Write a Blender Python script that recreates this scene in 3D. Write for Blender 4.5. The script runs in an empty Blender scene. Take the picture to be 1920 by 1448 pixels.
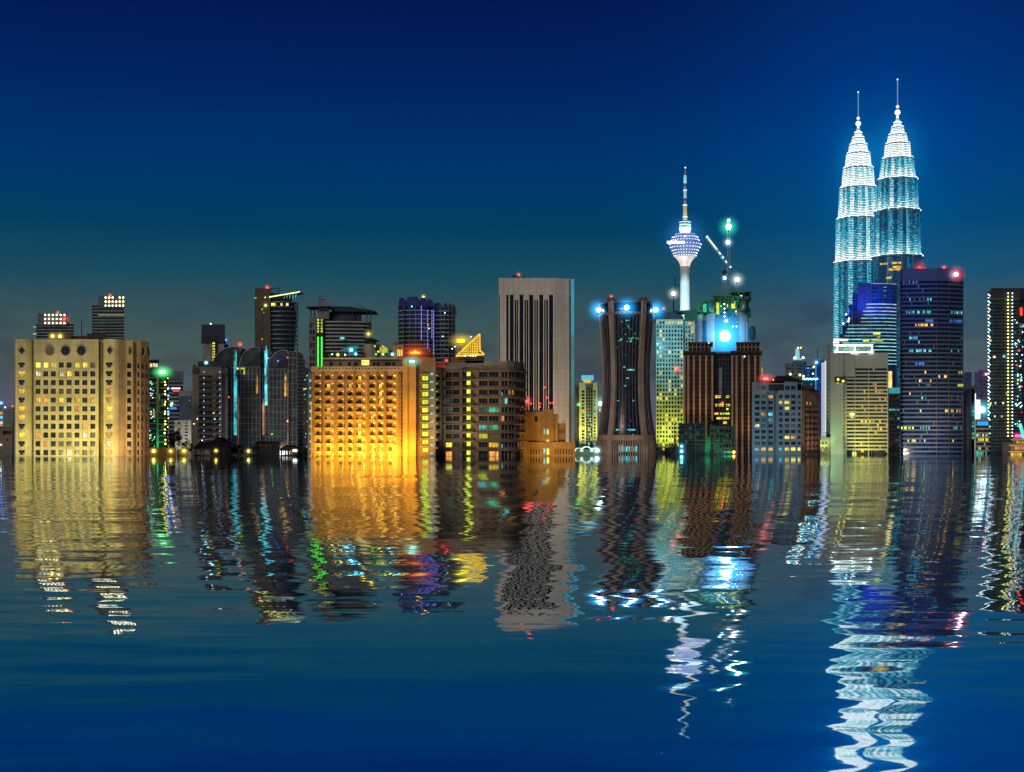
import bpy, bmesh, math, random
from math import pi, sin, cos, atan2, hypot, radians
from mathutils import Vector
random.seed(7)
sc = bpy.context.scene
col = sc.collection

# ---------------------------------------------------------------- layout
F, CAM_H, HZ = 2637.0, 2.5, 844.0      # focal length and horizon row of the photograph (1920 px wide)
def WX(px, Y): return (px - 960.0) * Y / F
def WZ(py, Y): return CAM_H + (HZ - py) * Y / F

# ---------------------------------------------------------------- materials
MATS = {}
def _new(name):
    m = bpy.data.materials.new(name); m.use_nodes = True
    nt = m.node_tree; nt.nodes.clear()
    out = nt.nodes.new('ShaderNodeOutputMaterial')
    return m, nt, out
def _ramp(nt, stops, interp='LINEAR'):
    r = nt.nodes.new('ShaderNodeValToRGB'); cr = r.color_ramp; cr.interpolation = interp
    while len(cr.elements) < len(stops): cr.elements.new(0.5)
    for e, (p, c) in zip(cr.elements, stops):
        e.position = p; e.color = (*c, 1) if len(c) == 3 else c
    return r
def wall(name, rgb, rough=.75, var=.35, streak=.35, scale=.12, metal=0.0, spec=.4, joint=None):
    """weathered masonry or cladding: blotches, rain streaks and fine grain"""
    if name in MATS: return MATS[name]
    m, nt, out = _new(name); N, L = nt.nodes, nt.links
    b = N.new('ShaderNodeBsdfPrincipled'); b.inputs['Roughness'].default_value = rough
    b.inputs['Metallic'].default_value = metal; b.inputs['Specular IOR Level'].default_value = spec
    tc = N.new('ShaderNodeTexCoord')
    n1 = N.new('ShaderNodeTexNoise'); n1.inputs['Scale'].default_value = scale; n1.inputs['Detail'].default_value = 5
    mp = N.new('ShaderNodeMapping'); mp.inputs['Scale'].default_value = (.7, .7, .035)
    n2 = N.new('ShaderNodeTexNoise'); n2.inputs['Scale'].default_value = 1.0; n2.inputs['Detail'].default_value = 4
    L.new(tc.outputs['Object'], n1.inputs['Vector']); L.new(tc.outputs['Object'], mp.inputs['Vector']); L.new(mp.outputs[0], n2.inputs['Vector'])
    r1 = _ramp(nt, [(.3, (1 - var,) * 3), (.7, (1.0 + var * .3,) * 3)])
    r2 = _ramp(nt, [(.35, (1 - streak * .5,) * 3), (.6, (1, 1, 1))])
    L.new(n1.outputs['Fac'], r1.inputs[0]); L.new(n2.outputs['Fac'], r2.inputs[0])
    m1 = N.new('ShaderNodeMix'); m1.data_type = 'RGBA'; m1.blend_type = 'MULTIPLY'; m1.inputs[0].default_value = 1
    m2 = N.new('ShaderNodeMix'); m2.data_type = 'RGBA'; m2.blend_type = 'MULTIPLY'; m2.inputs[0].default_value = 1
    m1.inputs[6].default_value = (*rgb, 1); L.new(r1.outputs[0], m1.inputs[7])
    L.new(m1.outputs[2], m2.inputs[6]); L.new(r2.outputs[0], m2.inputs[7])
    last = m2.outputs[2]
    if joint:                                     # cladding joints: panel width, panel height, joint width
        sx = N.new('ShaderNodeSeparateXYZ'); cx = N.new('ShaderNodeCombineXYZ'); L.new(tc.outputs['Object'], sx.inputs[0]); L.new(sx.outputs['X'], cx.inputs[0]); L.new(sx.outputs['Z'], cx.inputs[1])
        bt = N.new('ShaderNodeTexBrick'); bt.offset = 0; bt.inputs['Scale'].default_value = 1; bt.inputs['Brick Width'].default_value = joint[0]; bt.inputs['Row Height'].default_value = joint[1]
        bt.inputs['Mortar Size'].default_value = joint[2]; bt.inputs['Color1'].default_value = (1, 1, 1, 1); bt.inputs['Color2'].default_value = (.93, .93, .93, 1); bt.inputs['Mortar'].default_value = (.78, .78, .78, 1)
        L.new(cx.outputs[0], bt.inputs['Vector']); m3 = N.new('ShaderNodeMix'); m3.data_type = 'RGBA'; m3.blend_type = 'MULTIPLY'; m3.inputs[0].default_value = 1
        L.new(last, m3.inputs[6]); L.new(bt.outputs['Color'], m3.inputs[7]); last = m3.outputs[2]
    L.new(last, b.inputs['Base Color']); L.new(b.outputs[0], out.inputs[0])
    MATS[name] = m; return m
def glass(name, rgb=(.012, .018, .026), rough=.09, spec=.6):
    """dark window glass with slightly uneven panes"""
    if name in MATS: return MATS[name]
    m, nt, out = _new(name); N, L = nt.nodes, nt.links
    b = N.new('ShaderNodeBsdfPrincipled'); b.inputs['Roughness'].default_value = rough
    b.inputs['Specular IOR Level'].default_value = spec
    tc = N.new('ShaderNodeTexCoord'); n = N.new('ShaderNodeTexNoise'); n.inputs['Scale'].default_value = .25; n.inputs['Detail'].default_value = 3
    r = _ramp(nt, [(.3, tuple(c * .5 for c in rgb)), (.7, tuple(c * 1.7 for c in rgb))])
    L.new(tc.outputs['Object'], n.inputs['Vector']); L.new(n.outputs['Fac'], r.inputs[0]); L.new(r.outputs[0], b.inputs['Base Color'])
    bp = N.new('ShaderNodeBump'); bp.inputs['Strength'].default_value = .08; bp.inputs['Distance'].default_value = .4
    L.new(n.outputs['Fac'], bp.inputs['Height']); L.new(bp.outputs[0], b.inputs['Normal'])
    L.new(b.outputs[0], out.inputs[0]); MATS[name] = m; return m
def lit(name, rgb, strength, uneven=.75, scale=.9):
    """uneven glow: rooms behind glass, broken by curtains; also light painted on edges"""
    if name in MATS: return MATS[name]
    m, nt, out = _new(name); N, L = nt.nodes, nt.links
    b = N.new('ShaderNodeBsdfPrincipled'); b.inputs['Base Color'].default_value = (.03, .03, .03, 1); b.inputs['Roughness'].default_value = .5
    tc = N.new('ShaderNodeTexCoord'); oi = N.new('ShaderNodeObjectInfo')
    va = N.new('ShaderNodeVectorMath'); va.operation = 'MULTIPLY_ADD'; va.inputs[1].default_value = (scale, scale, scale * .45)
    cb = N.new('ShaderNodeCombineXYZ'); mm = N.new('ShaderNodeMath'); mm.operation = 'MULTIPLY'; mm.inputs[1].default_value = 57.0
    L.new(oi.outputs['Random'], mm.inputs[0]); L.new(mm.outputs[0], cb.inputs[0]); L.new(mm.outputs[0], cb.inputs[1])
    L.new(tc.outputs['Object'], va.inputs[0]); L.new(cb.outputs[0], va.inputs[2])
    n = N.new('ShaderNodeTexNoise'); n.inputs['Scale'].default_value = 1.0; n.inputs['Detail'].default_value = 2
    L.new(va.outputs[0], n.inputs['Vector'])
    r = _ramp(nt, [(.34, (1 - uneven,) * 3), (.62, (1, 1, 1))]); L.new(n.outputs['Fac'], r.inputs[0])
    mr = N.new('ShaderNodeMapRange'); mr.inputs[3].default_value = .55; mr.inputs[4].default_value = 1.35
    L.new(oi.outputs['Random'], mr.inputs[0])
    k = N.new('ShaderNodeMath'); k.operation = 'MULTIPLY'; L.new(r.outputs[0], k.inputs[0]); L.new(mr.outputs[0], k.inputs[1])
    s = N.new('ShaderNodeMath'); s.operation = 'MULTIPLY'; s.inputs[1].default_value = strength; L.new(k.outputs[0], s.inputs[0])
    b.inputs['Emission Color'].default_value = (*rgb, 1); L.new(s.outputs[0], b.inputs['Emission Strength'])
    L.new(b.outputs[0], out.inputs[0]); MATS[name] = m; return m
def lamp_mat(name, rgb, strength):
    if name in MATS: return MATS[name]
    m, nt, out = _new(name); e = nt.nodes.new('ShaderNodeEmission')
    e.inputs[0].default_value = (*rgb, 1); e.inputs[1].default_value = strength
    nt.links.new(e.outputs[0], out.inputs[0]); MATS[name] = m; return m
def glow_mat(rgb, dens):
    """glow painted round a lamp: an emissive volume that thins out from the lamp"""
    key = 'glow_vol_%s_%.4f' % (rgb, dens)
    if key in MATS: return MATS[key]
    m, nt, out = _new('painted_glow'); N, L = nt.nodes, nt.links
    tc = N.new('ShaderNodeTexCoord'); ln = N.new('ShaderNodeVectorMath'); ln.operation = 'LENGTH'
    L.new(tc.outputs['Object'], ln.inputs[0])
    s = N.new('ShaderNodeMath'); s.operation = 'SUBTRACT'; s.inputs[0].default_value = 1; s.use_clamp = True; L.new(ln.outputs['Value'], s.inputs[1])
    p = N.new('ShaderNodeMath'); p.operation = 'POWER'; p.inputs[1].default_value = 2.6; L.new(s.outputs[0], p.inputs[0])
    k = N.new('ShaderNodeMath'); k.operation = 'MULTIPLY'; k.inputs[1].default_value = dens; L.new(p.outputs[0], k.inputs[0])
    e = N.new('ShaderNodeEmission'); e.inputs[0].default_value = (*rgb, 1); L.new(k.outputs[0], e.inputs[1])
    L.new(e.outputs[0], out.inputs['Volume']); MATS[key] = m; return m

# window panes
PANE = {
 'k': glass('dark_pane', rough=.22), 'd': lit('dim_pane', (.35, .22, .08), .22), 'y': lit('yellow_pane', (1, .55, .04), 1.6, .55),
 'Y': lit('bright_yellow_pane', (1, .86, .10), 1.5, .45), 'o': lit('orange_pane', (1, .40, .07), 1.05, .6), 'w': lit('cream_pane', (1, .82, .45), 1.3),
 'g': lit('green_pane', (.06, .85, .42), .7), 'c': lit('cyan_pane', (.12, .85, .95), 1.0), 'G': lit('lime_pane', (.75, .95, .05), 1.2, .4),
 't': lit('teal_dim_pane', (.05, .25, .22), .35), 'b': lit('blue_pane', (.05, .25, 1), .8), 'r': lit('red_pane', (1, .08, .06), .7)}

# ---------------------------------------------------------------- meshes
class MB:
    def __init__(s): s.v, s.f, s.mi = [], [], []; s.m = 0
    def quad(s, *p):
        i = len(s.v); s.v += [tuple(q) for q in p]; s.f.append(tuple(range(i, i + len(p)))); s.mi.append(s.m)
    def box(s, x0, x1, y0, y1, z0, z1):
        i = len(s.v)
        s.v += [(x, y, z) for z in (z0, z1) for x, y in ((x0, y0), (x1, y0), (x1, y1), (x0, y1))]
        for f in ((3, 2, 1, 0), (4, 5, 6, 7), (0, 1, 5, 4), (1, 2, 6, 5), (2, 3, 7, 6), (3, 0, 4, 7)):
            s.f.append(tuple(i + k for k in f)); s.mi.append(s.m)
    def prism(s, pts, z0, z1, top=None):
        n = len(pts); i = len(s.v); tp = top or pts
        s.v += [(x, y, z0) for x, y in pts] + [(x, y, z1) for x, y in tp]
        for k in range(n):
            j = (k + 1) % n; s.f.append((i + k, i + j, i + n + j, i + n + k)); s.mi.append(s.m)
        s.f.append(tuple(i + n + k for k in range(n))); s.mi.append(s.m)
        s.f.append(tuple(i + k for k in reversed(range(n)))); s.mi.append(s.m)
    def xz(s, pts, y0, y1):                      # outline in x,z pushed through from y0 to y1
        n = len(pts); i = len(s.v)
        s.v += [(x, y0, z) for x, z in pts] + [(x, y1, z) for x, z in pts]
        for k in range(n):
            j = (k + 1) % n; s.f.append((i + j, i + k, i + n + k, i + n + j)); s.mi.append(s.m)
        s.f.append(tuple(i + k for k in range(n))); s.mi.append(s.m)
        s.f.append(tuple(i + n + k for k in reversed(range(n)))); s.mi.append(s.m)
    def ring(s, po, pi_, z0, z1):                # a band between an outer and an inner outline
        n = len(po); i = len(s.v)
        s.v += [(x, y, z) for z in (z0, z1) for x, y in po] + [(x, y, z) for z in (z0, z1) for x, y in pi_]
        for k in range(n):
            j = (k + 1) % n
            s.f += [(i + k, i + j, i + n + j, i + n + k), (i + n + k, i + n + j, i + 3 * n + j, i + 3 * n + k), (i + j, i + k, i + 2 * n + k, i + 2 * n + j)]
            s.mi += [s.m] * 3
    def lathe(s, prof, seg=32, cx=0, cy=0):
        i = len(s.v); n = len(prof)
        for r, z in prof: s.v += [(cx + r * cos(2 * pi * k / seg), cy + r * sin(2 * pi * k / seg), z) for k in range(seg)]
        for a in range(n - 1):
            for k in range(seg):
                j = (k + 1) % seg; s.f.append((i + a * seg + k, i + a * seg + j, i + (a + 1) * seg + j, i + (a + 1) * seg + k)); s.mi.append(s.m)
        s.f.append(tuple(i + (n - 1) * seg + k for k in range(seg))); s.mi.append(s.m)
        s.f.append(tuple(i + k for k in reversed(range(seg)))); s.mi.append(s.m)
    def bar(s, p, q, w, n=4):                     # a bar from p to q
        p, q = Vector(p), Vector(q); d = (q - p).normalized()
        u = d.cross(Vector((0, 0, 1)) if abs(d.z) < .95 else Vector((1, 0, 0))).normalized(); v = d.cross(u); i = len(s.v)
        for c in (p, q):
            for k in range(n):
                a = 2 * pi * (k + .5) / n; s.v.append(tuple(c + (u * cos(a) + v * sin(a)) * w))
        for k in range(n):
            j = (k + 1) % n; s.f.append((i + k, i + n + k, i + n + j, i + j)); s.mi.append(s.m)
        s.f.append(tuple(i + k for k in range(n))); s.f.append(tuple(i + n + k for k in reversed(range(n)))); s.mi += [s.m] * 2
    def ball(s, c, r, seg=12, rings=8, sz=1.0):
        s.lathe_at(c, [(max(.02 * r, r * sin(pi * k / rings)), -r * sz * cos(pi * k / rings)) for k in range(rings + 1)], seg)
    def lathe_at(s, c, prof, seg):
        s.lathe([(r, z + c[2]) for r, z in prof], seg, c[0], c[1])
    def build(s, name, mats, parent=None, smooth=False):
        me = bpy.data.meshes.new(name); me.from_pydata(s.v, [], s.f); me.update()
        if not isinstance(mats, (list, tuple)): mats = [mats]
        for m in mats: me.materials.append(m)
        me.polygons.foreach_set('material_index', s.mi)
        if smooth: me.polygons.foreach_set('use_smooth', [True] * len(me.polygons))
        o = bpy.data.objects.new(name, me); col.objects.link(o); o.parent = parent
        return o
def tag(o, label=None, cat=None, group=None, kind=None):
    for k, v in (('label', label), ('category', cat), ('group', group), ('kind', kind)):
        if v: o[k] = v
    return o
WMESH = {}
FRAME = wall('window_frame', (.16, .15, .14), .5)
def wmesh(w, h, pane, frame=True):
    key = (round(w, 1), round(h, 1), pane, frame)
    if key not in WMESH:
        mb = MB(); x, z = w / 2, h / 2
        mb.quad((-x, 0, -z), (x, 0, -z), (x, 0, z), (-x, 0, z)); mb.m = 1
        if frame:
            t = min(.11, w * .08)
            for a in ((-x, -x + t, -z, z), (x - t, x, -z, z), (-x + t, x - t, -z, -z + t), (-x + t, x - t, z - t, z)): mb.box(a[0], a[1], -.06, .04, a[2], a[3])
            if w > 1.3:
                for q in ([0] if w < 3 else [-w / 6, w / 6]): mb.box(q - t / 2, q + t / 2, -.05, .03, -z + t, z - t)
        me = bpy.data.meshes.new('window'); me.from_pydata(mb.v, [], mb.f); me.update()
        me.materials.append(PANE[pane]); me.materials.append(FRAME); me.polygons.foreach_set('material_index', mb.mi)
        WMESH[key] = me
    return WMESH[key]
def choose(weights):
    ks = list(weights); return random.choices(ks, [weights[k] for k in ks])[0]

class Bld:
    """one building: an Empty at its foot and its parts; px, py are read off the photograph at the building's own distance"""
    def __init__(s, name, label, cat, Y, pxc, group=None):
        s.Y, s.X0 = Y, WX(pxc, Y); s.root = bpy.data.objects.new(name, None); col.objects.link(s.root)
        s.root.location = (s.X0, Y, 0); s.root.empty_display_size = 5
        tag(s.root, label, cat, group); s.wins = []
    def x(s, px, d=0): return WX(px, s.Y + d) - s.X0
    def z(s, py): return WZ(py, s.Y)
    def u(s, n): return n * s.Y / F               # photo pixels to metres
    def pt(s, px, d=0): return (s.x(px, d), d)
    def add(s, mb, name, mat, parent=None, smooth=False): return mb.build(name, mat, parent or s.root, smooth)
    def box(s, name, mat, px0, px1, py0, py1, d0, d1, parent=None):
        mb = MB(); s.bx(mb, px0, px1, py0, py1, d0, d1); return s.add(mb, name, mat, parent)
    def bx(s, mb, px0, px1, py0, py1, d0, d1): mb.prism([s.pt(px0, d0), s.pt(px1, d0), s.pt(px1, d1), s.pt(px0, d1)], s.z(py1) if py1 is not None else -4, s.z(py0))
    def win(s, x, y, z, ang, w, h, pane, name='window', frame=True): s.wins.append((x, y, z, ang, w, h, pane, name, frame))
    def winpx(s, px0, px1, py0, py1, d, pane, name='window', frame=False):
        s.win((s.x(px0, d) + s.x(px1, d)) / 2, d, (s.z(py0) + s.z(py1)) / 2, 0, s.x(px1, d) - s.x(px0, d), s.z(py0) - s.z(py1), pane, name, frame)
    def facade(s, mb, A, B, z0, z1, us, vs, recess, pick, name='window', frame=True, panes=True):
        """a wall from A to B with real openings (us along it, vs in height) and a pane set back in each"""
        L = hypot(B[0] - A[0], B[1] - A[1]); dx, dy = (B[0] - A[0]) / L, (B[1] - A[1]) / L; nx, ny = dy, -dx; ang = atan2(dy, dx)
        P = lambda u, z, r=0: (A[0] + dx * u - nx * r, A[1] + dy * u - ny * r, z)
        uc = sorted({0, L} | {c for p in us for c in p}); vc = sorted({z0, z1} | {c for p in vs for c in p})
        hu, hv = {p[0]: i for i, p in enumerate(us)}, {p[0]: i for i, p in enumerate(vs)}
        for i in range(len(uc) - 1):
            for j in range(len(vc) - 1):
                a, b, c, d = uc[i], uc[i + 1], vc[j], vc[j + 1]
                if a in hu and c in hv:
                    r = recess
                    mb.quad(P(a, c), P(b, c), P(b, c, r), P(a, c, r)); mb.quad(P(a, d, r), P(b, d, r), P(b, d), P(a, d))
                    mb.quad(P(a, c), P(a, c, r), P(a, d, r), P(a, d)); mb.quad(P(b, c, r), P(b, c), P(b, d), P(b, d, r))
                    if panes:
                        q = P((a + b) / 2, (c + d) / 2, r - .02); k = pick(hu[a], hv[c])
                        s.win(q[0], q[1], q[2], ang, b - a, d - c, k, name, frame)
                else: mb.quad(P(a, c), P(b, c), P(b, d), P(a, d))
    def shell(s, mat, pts, back, pytop, segs=None, recess=.45, name='wall', pybot=None, pick=None, frame=True, parent=None):
        """walls along pts = [(px, depth)], open where segs say so, closed by a back and a roof. segs: {i: (cols px, rows py[, pick])}"""
        mb = MB(); P = [s.pt(*p) for p in pts]; z1 = s.z(pytop); z0 = -4 if pybot is None else s.z(pybot)
        for i in range(len(P) - 1):
            A, B = P[i], P[i + 1]; L = hypot(B[0] - A[0], B[1] - A[1])
            if segs and i in segs:
                cols, rows = segs[i][:2]; pk = segs[i][2] if len(segs[i]) > 2 else pick
                p0, p1 = pts[i][0], pts[i + 1][0]
                us = [((a - p0) / (p1 - p0) * L, (b - p0) / (p1 - p0) * L) for a, b in cols]
                vs = [(s.z(b), s.z(a)) for a, b in rows]
                s.facade(mb, A, B, z0, z1, us, vs, recess, pk, frame=frame)
            else: mb.quad((*A, z0), (*B, z0), (*B, z1), (*A, z1))
        E, S = s.pt(pts[-1][0], back), s.pt(pts[0][0], back)
        for A, B in ((P[-1], E), (E, S), (S, P[0])): mb.quad((*A, z0), (*B, z0), (*B, z1), (*A, z1))
        mb.quad(*[(*p, z1) for p in P + [E, S]])
        return s.add(mb, name, mat, parent)
    def lamp(s, px, py, d, r, mat, glow_vol=None, name='beacon', n=10, parent=None):
        r = r * .82 if r < 3 else r; mb = MB(); mb.ball((0, 0, 0), r, n, 6); mb.m = 1; (mb.box(-r * .25, r * .25, -r * .25, r * .25, -r * 2.0, -r * .9) if r < 3 else mb.box(-r * .4, r * .4, r * .9, r * 1.5, -r * .4, r * .4))
        o = s.add(mb, name, [mat, DARK], parent, True); o.location = (s.x(px, d), d, s.z(py))
        if glow_vol:
            R, c, k = glow_vol; halo(o, max(R * .5, r * 2.2), c, k * .7)  # the lamp's glow is painted as an emissive ball
        return o
    def done(s):
        """each window its own object; past a hundred of a kind the rest are one"""
        by = {}
        for w in s.wins: by.setdefault(w[7], []).append(w)
        for name, ws in by.items():
            ws.sort(key=lambda w: (-round(w[4] * w[5], 1), w[6] == 'k', -w[2]))
            for w in ws[:100]:
                o = bpy.data.objects.new(name, wmesh(w[4], w[5], w[6], w[8])); col.objects.link(o); o.parent = s.root
                o.location = w[:3]; o.rotation_euler.z = w[3]
            rest = ws[100:]
            if rest:
                mb = MB(); ks = sorted({w[6] for w in rest})
                for x, y, z, a, w, h, k, *_ in rest:
                    mb.m = ks.index(k); c, t = cos(a) * w / 2, sin(a) * w / 2
                    mb.quad((x - c, y - t, z - h / 2), (x + c, y + t, z - h / 2), (x + c, y + t, z + h / 2), (x - c, y - t, z + h / 2))
                tag(s.add(mb, name, [PANE[k] for k in ks]), kind='stuff')
        return s
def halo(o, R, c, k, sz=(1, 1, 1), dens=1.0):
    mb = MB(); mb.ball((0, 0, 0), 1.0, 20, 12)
    h = mb.build('painted_glow', glow_mat(tuple(c), round(k * 3.0 / R, 4)), o); h.scale = (R * sz[0], R * sz[1], R * sz[2])
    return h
def arc(px0, px1, d0, d1, bulge, n):              # a bowed front, bulging toward the viewer
    return [(px0 + (px1 - px0) * (1 - cos(pi * k / n)) / 2, d0 + (d1 - d0) * k / n - bulge * sin(pi * k / n)) for k in range(n + 1)]
def rows(y0, pitch, n, h): return [(y0 + pitch * k, y0 + pitch * k + h) for k in range(n)]
def spot(pos, target, rgb, watts, deg, blend=.6, r=.9):  # fixtureless spot: floodlighting of the buildings, plus fills added to brighten
    l = bpy.data.lights.new('flood_fill_light', 'SPOT'); l.energy = watts * 4.0; l.color = rgb; l.spot_size = radians(deg); l.spot_blend = blend; l.shadow_soft_size = r
    o = bpy.data.objects.new('flood_fill_light', l); col.objects.link(o); o.location = pos
    o.rotation_euler = (Vector(target) - Vector(pos)).to_track_quat('-Z', 'Y').to_euler(); return o
def flood(b, px, py, d, tx, ty, td, rgb, watts, deg, blend=.7):
    return spot((WX(px, b.Y + d), b.Y + d, max(b.z(py) - 1.6, .4)), (WX(tx, b.Y + td), b.Y + td, b.z(ty)), rgb, watts, deg, blend)

DARK = wall('dark_metal', (.03, .03, .035), .6)
STEEL = wall('grey_metal', (.25, .26, .28), .4, .25, .2, metal=.5)
RED = lamp_mat('red_lamp', (1, .04, .03), 6); WHITE = lamp_mat('white_lamp', (1, .95, .85), 6); YEL = lamp_mat('yellow_lamp', (1, .85, .12), 6)
CY = lamp_mat('cyan_lamp', (.25, .95, 1), 6); BLU = lamp_mat('blue_lamp', (.08, .2, 1), 5); GRN = lamp_mat('green_lamp', (.05, 1, .12), 4); AMB = lamp_mat('amber_lamp', (1, .5, .06), 6)
ICE = lamp_mat('ice_white_lamp', (.75, .97, 1), 11)
hR, hY, hC, hB, hG, hW = (1, .05, .05), (1, .75, .1), (.05, .65, 1), (.05, .2, 1), (.05, 1, .2), (.8, .9, 1)
# ---------------------------------------------------------------- camera, sky, light, water
cam = bpy.data.cameras.new('camera'); camo = bpy.data.objects.new('camera', cam); col.objects.link(camo)
camo.location = (0, 0, CAM_H); camo.rotation_euler = (pi / 2, 0, 0)
cam.sensor_width = 36; cam.sensor_fit = 'HORIZONTAL'; cam.lens = 36 * F / 1920; cam.shift_y = (HZ - 724) / 1920
cam.clip_start = .5; cam.clip_end = 60000; sc.camera = camo
sc.view_settings.view_transform = 'Standard'; sc.view_settings.look = 'None'; sc.view_settings.exposure = 0
sc.cycles.max_bounces = 6; sc.cycles.diffuse_bounces = 2; sc.cycles.glossy_bounces = 3; sc.cycles.transparent_max_bounces = 12
sc.cycles.volume_bounces = 0; sc.cycles.use_denoising = True; sc.cycles.sample_clamp_indirect = 6; sc.cycles.caustics_reflective = True
sc.cycles.volume_step_rate = 1.0; sc.cycles.volume_max_steps = 48

def s2l(r, g, b): return tuple((c / 255 / 12.92) if c < 11 else ((c / 255 + .055) / 1.055) ** 2.4 for c in (r, g, b))
w = bpy.data.worlds.new('World'); sc.world = w; w.use_nodes = True
nt = w.node_tree; N, L = nt.nodes, nt.links; N.clear()
out = N.new('ShaderNodeOutputWorld'); bg = N.new('ShaderNodeBackground')
tc = N.new('ShaderNodeTexCoord'); sp = N.new('ShaderNodeSeparateXYZ'); L.new(tc.outputs['Generated'], sp.inputs[0])
def elev(py): return sin(math.atan((HZ - py) / F)) / .5
z = N.new('ShaderNodeMath'); z.operation = 'DIVIDE'; z.inputs[1].default_value = .5; z.use_clamp = True; L.new(sp.outputs['Z'], z.inputs[0])
lo = _ramp(nt, [(0, s2l(104, 104, 118)), (elev(760), s2l(94, 102, 110)), (elev(680), s2l(74, 90, 88)), (elev(600), s2l(58, 84, 88)), (elev(520), s2l(26, 76, 94)),
                (elev(430), s2l(3, 63, 96)), (elev(300), s2l(0, 52, 108)), (elev(160), s2l(1, 36, 98)), (elev(0), s2l(2, 24, 80)), (1, s2l(1, 12, 50))])
L.new(z.outputs[0], lo.inputs[0])
# city glow hanging over the tall lit towers: bluer and lighter toward them
az = N.new('ShaderNodeMath'); az.operation = 'ARCTAN2'; L.new(sp.outputs['X'], az.inputs[0]); L.new(sp.outputs['Y'], az.inputs[1])
a0 = N.new('ShaderNodeMath'); a0.operation = 'SUBTRACT'; a0.inputs[1].default_value = math.atan((1690 - 960) / F); L.new(az.outputs[0], a0.inputs[0])
a1 = N.new('ShaderNodeMath'); a1.operation = 'MULTIPLY'; L.new(a0.outputs[0], a1.inputs[0]); L.new(a0.outputs[0], a1.inputs[1])
a2 = N.new('ShaderNodeMath'); a2.operation = 'MULTIPLY'; a2.inputs[1].default_value = -70; L.new(a1.outputs[0], a2.inputs[0])
a3 = N.new('ShaderNodeMath'); a3.operation = 'EXPONENT'; L.new(a2.outputs[0], a3.inputs[0])
gz = _ramp(nt, [(0, (.25,) * 3), (elev(600), (.5,) * 3), (elev(420), (1,) * 3), (elev(100), (.75,) * 3), (1, (.2,) * 3)]); L.new(z.outputs[0], gz.inputs[0])
gm = N.new('ShaderNodeMath'); gm.operation = 'MULTIPLY'; L.new(a3.outputs[0], gm.inputs[0]); L.new(gz.outputs[0], gm.inputs[1])
ga = N.new('ShaderNodeMix'); ga.data_type = 'RGBA'; ga.blend_type = 'ADD'; ga.inputs[7].default_value = (.0, .022, .095, 1)
L.new(gm.outputs[0], ga.inputs[0]); L.new(lo.outputs[0], ga.inputs[6])
# low banks of cloud and thin hazy bands
mp = N.new('ShaderNodeMapping'); mp.inputs['Scale'].default_value = (9, 9, 26); L.new(tc.outputs['Generated'], mp.inputs[0])
cn = N.new('ShaderNodeTexNoise'); cn.inputs['Scale'].default_value = 1; cn.inputs['Detail'].default_value = 6; cn.inputs['Roughness'].default_value = .55; L.new(mp.outputs[0], cn.inputs['Vector'])
cr = _ramp(nt, [(.50, (0, 0, 0)), (.60, (1, 1, 1))]); L.new(cn.outputs['Fac'], cr.inputs[0])
cz = _ramp(nt, [(0, (.55,) * 3), (elev(690), (.6,) * 3), (elev(600), (.25,) * 3), (elev(450), (.10,) * 3), (elev(250), (0,) * 3)]); L.new(z.outputs[0], cz.inputs[0])
cm = N.new('ShaderNodeMath'); cm.operation = 'MULTIPLY'; L.new(cr.outputs[0], cm.inputs[0]); L.new(cz.outputs[0], cm.inputs[1])
cc = N.new('ShaderNodeMix'); cc.data_type = 'RGBA'; cc.blend_type = 'MULTIPLY'; cc.inputs[7].default_value = (.62, .58, .78, 1)
L.new(cm.outputs[0], cc.inputs[0]); L.new(ga.outputs[2], cc.inputs[6])
cp = N.new('ShaderNodeMapping'); cp.inputs['Scale'].default_value = (16, 16, 30); cp.inputs['Location'].default_value = (3.4, 1.0, .2); L.new(tc.outputs['Generated'], cp.inputs[0])
c2 = N.new('ShaderNodeTexNoise'); c2.inputs['Scale'].default_value = 1; c2.inputs['Detail'].default_value = 8; c2.inputs['Roughness'].default_value = .5; L.new(cp.outputs[0], c2.inputs['Vector'])
hz = N.new('ShaderNodeMath'); hz.operation = 'MULTIPLY_ADD'; hz.inputs[1].default_value = -2.6; L.new(z.outputs[0], hz.inputs[0]); L.new(c2.outputs['Fac'], hz.inputs[2])
h2 = _ramp(nt, [(.10, (0, 0, 0)), (.24, (1, 1, 1))]); L.new(hz.outputs[0], h2.inputs[0])
h3 = N.new('ShaderNodeMath'); h3.operation = 'MULTIPLY'; h3.inputs[1].default_value = .6; L.new(h2.outputs[0], h3.inputs[0])
c3 = N.new('ShaderNodeMix'); c3.data_type = 'RGBA'; c3.blend_type = 'MULTIPLY'; c3.inputs[7].default_value = (.66, .60, .80, 1); L.new(h3.outputs[0], c3.inputs[0]); L.new(cc.outputs[2], c3.inputs[6])
L.new(c3.outputs[2], bg.inputs[0]); bg.inputs[1].default_value = 1.0; L.new(bg.outputs[0], out.inputs[0])

sun = bpy.data.lights.new('sun', 'SUN'); sun.energy = .72; sun.angle = radians(14); sun.color = (1, .86, .70)
so = bpy.data.objects.new('sun', sun); col.objects.link(so); so.rotation_euler = Vector((.38, .80, -.42)).to_track_quat('-Z', 'Y').to_euler()

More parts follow.
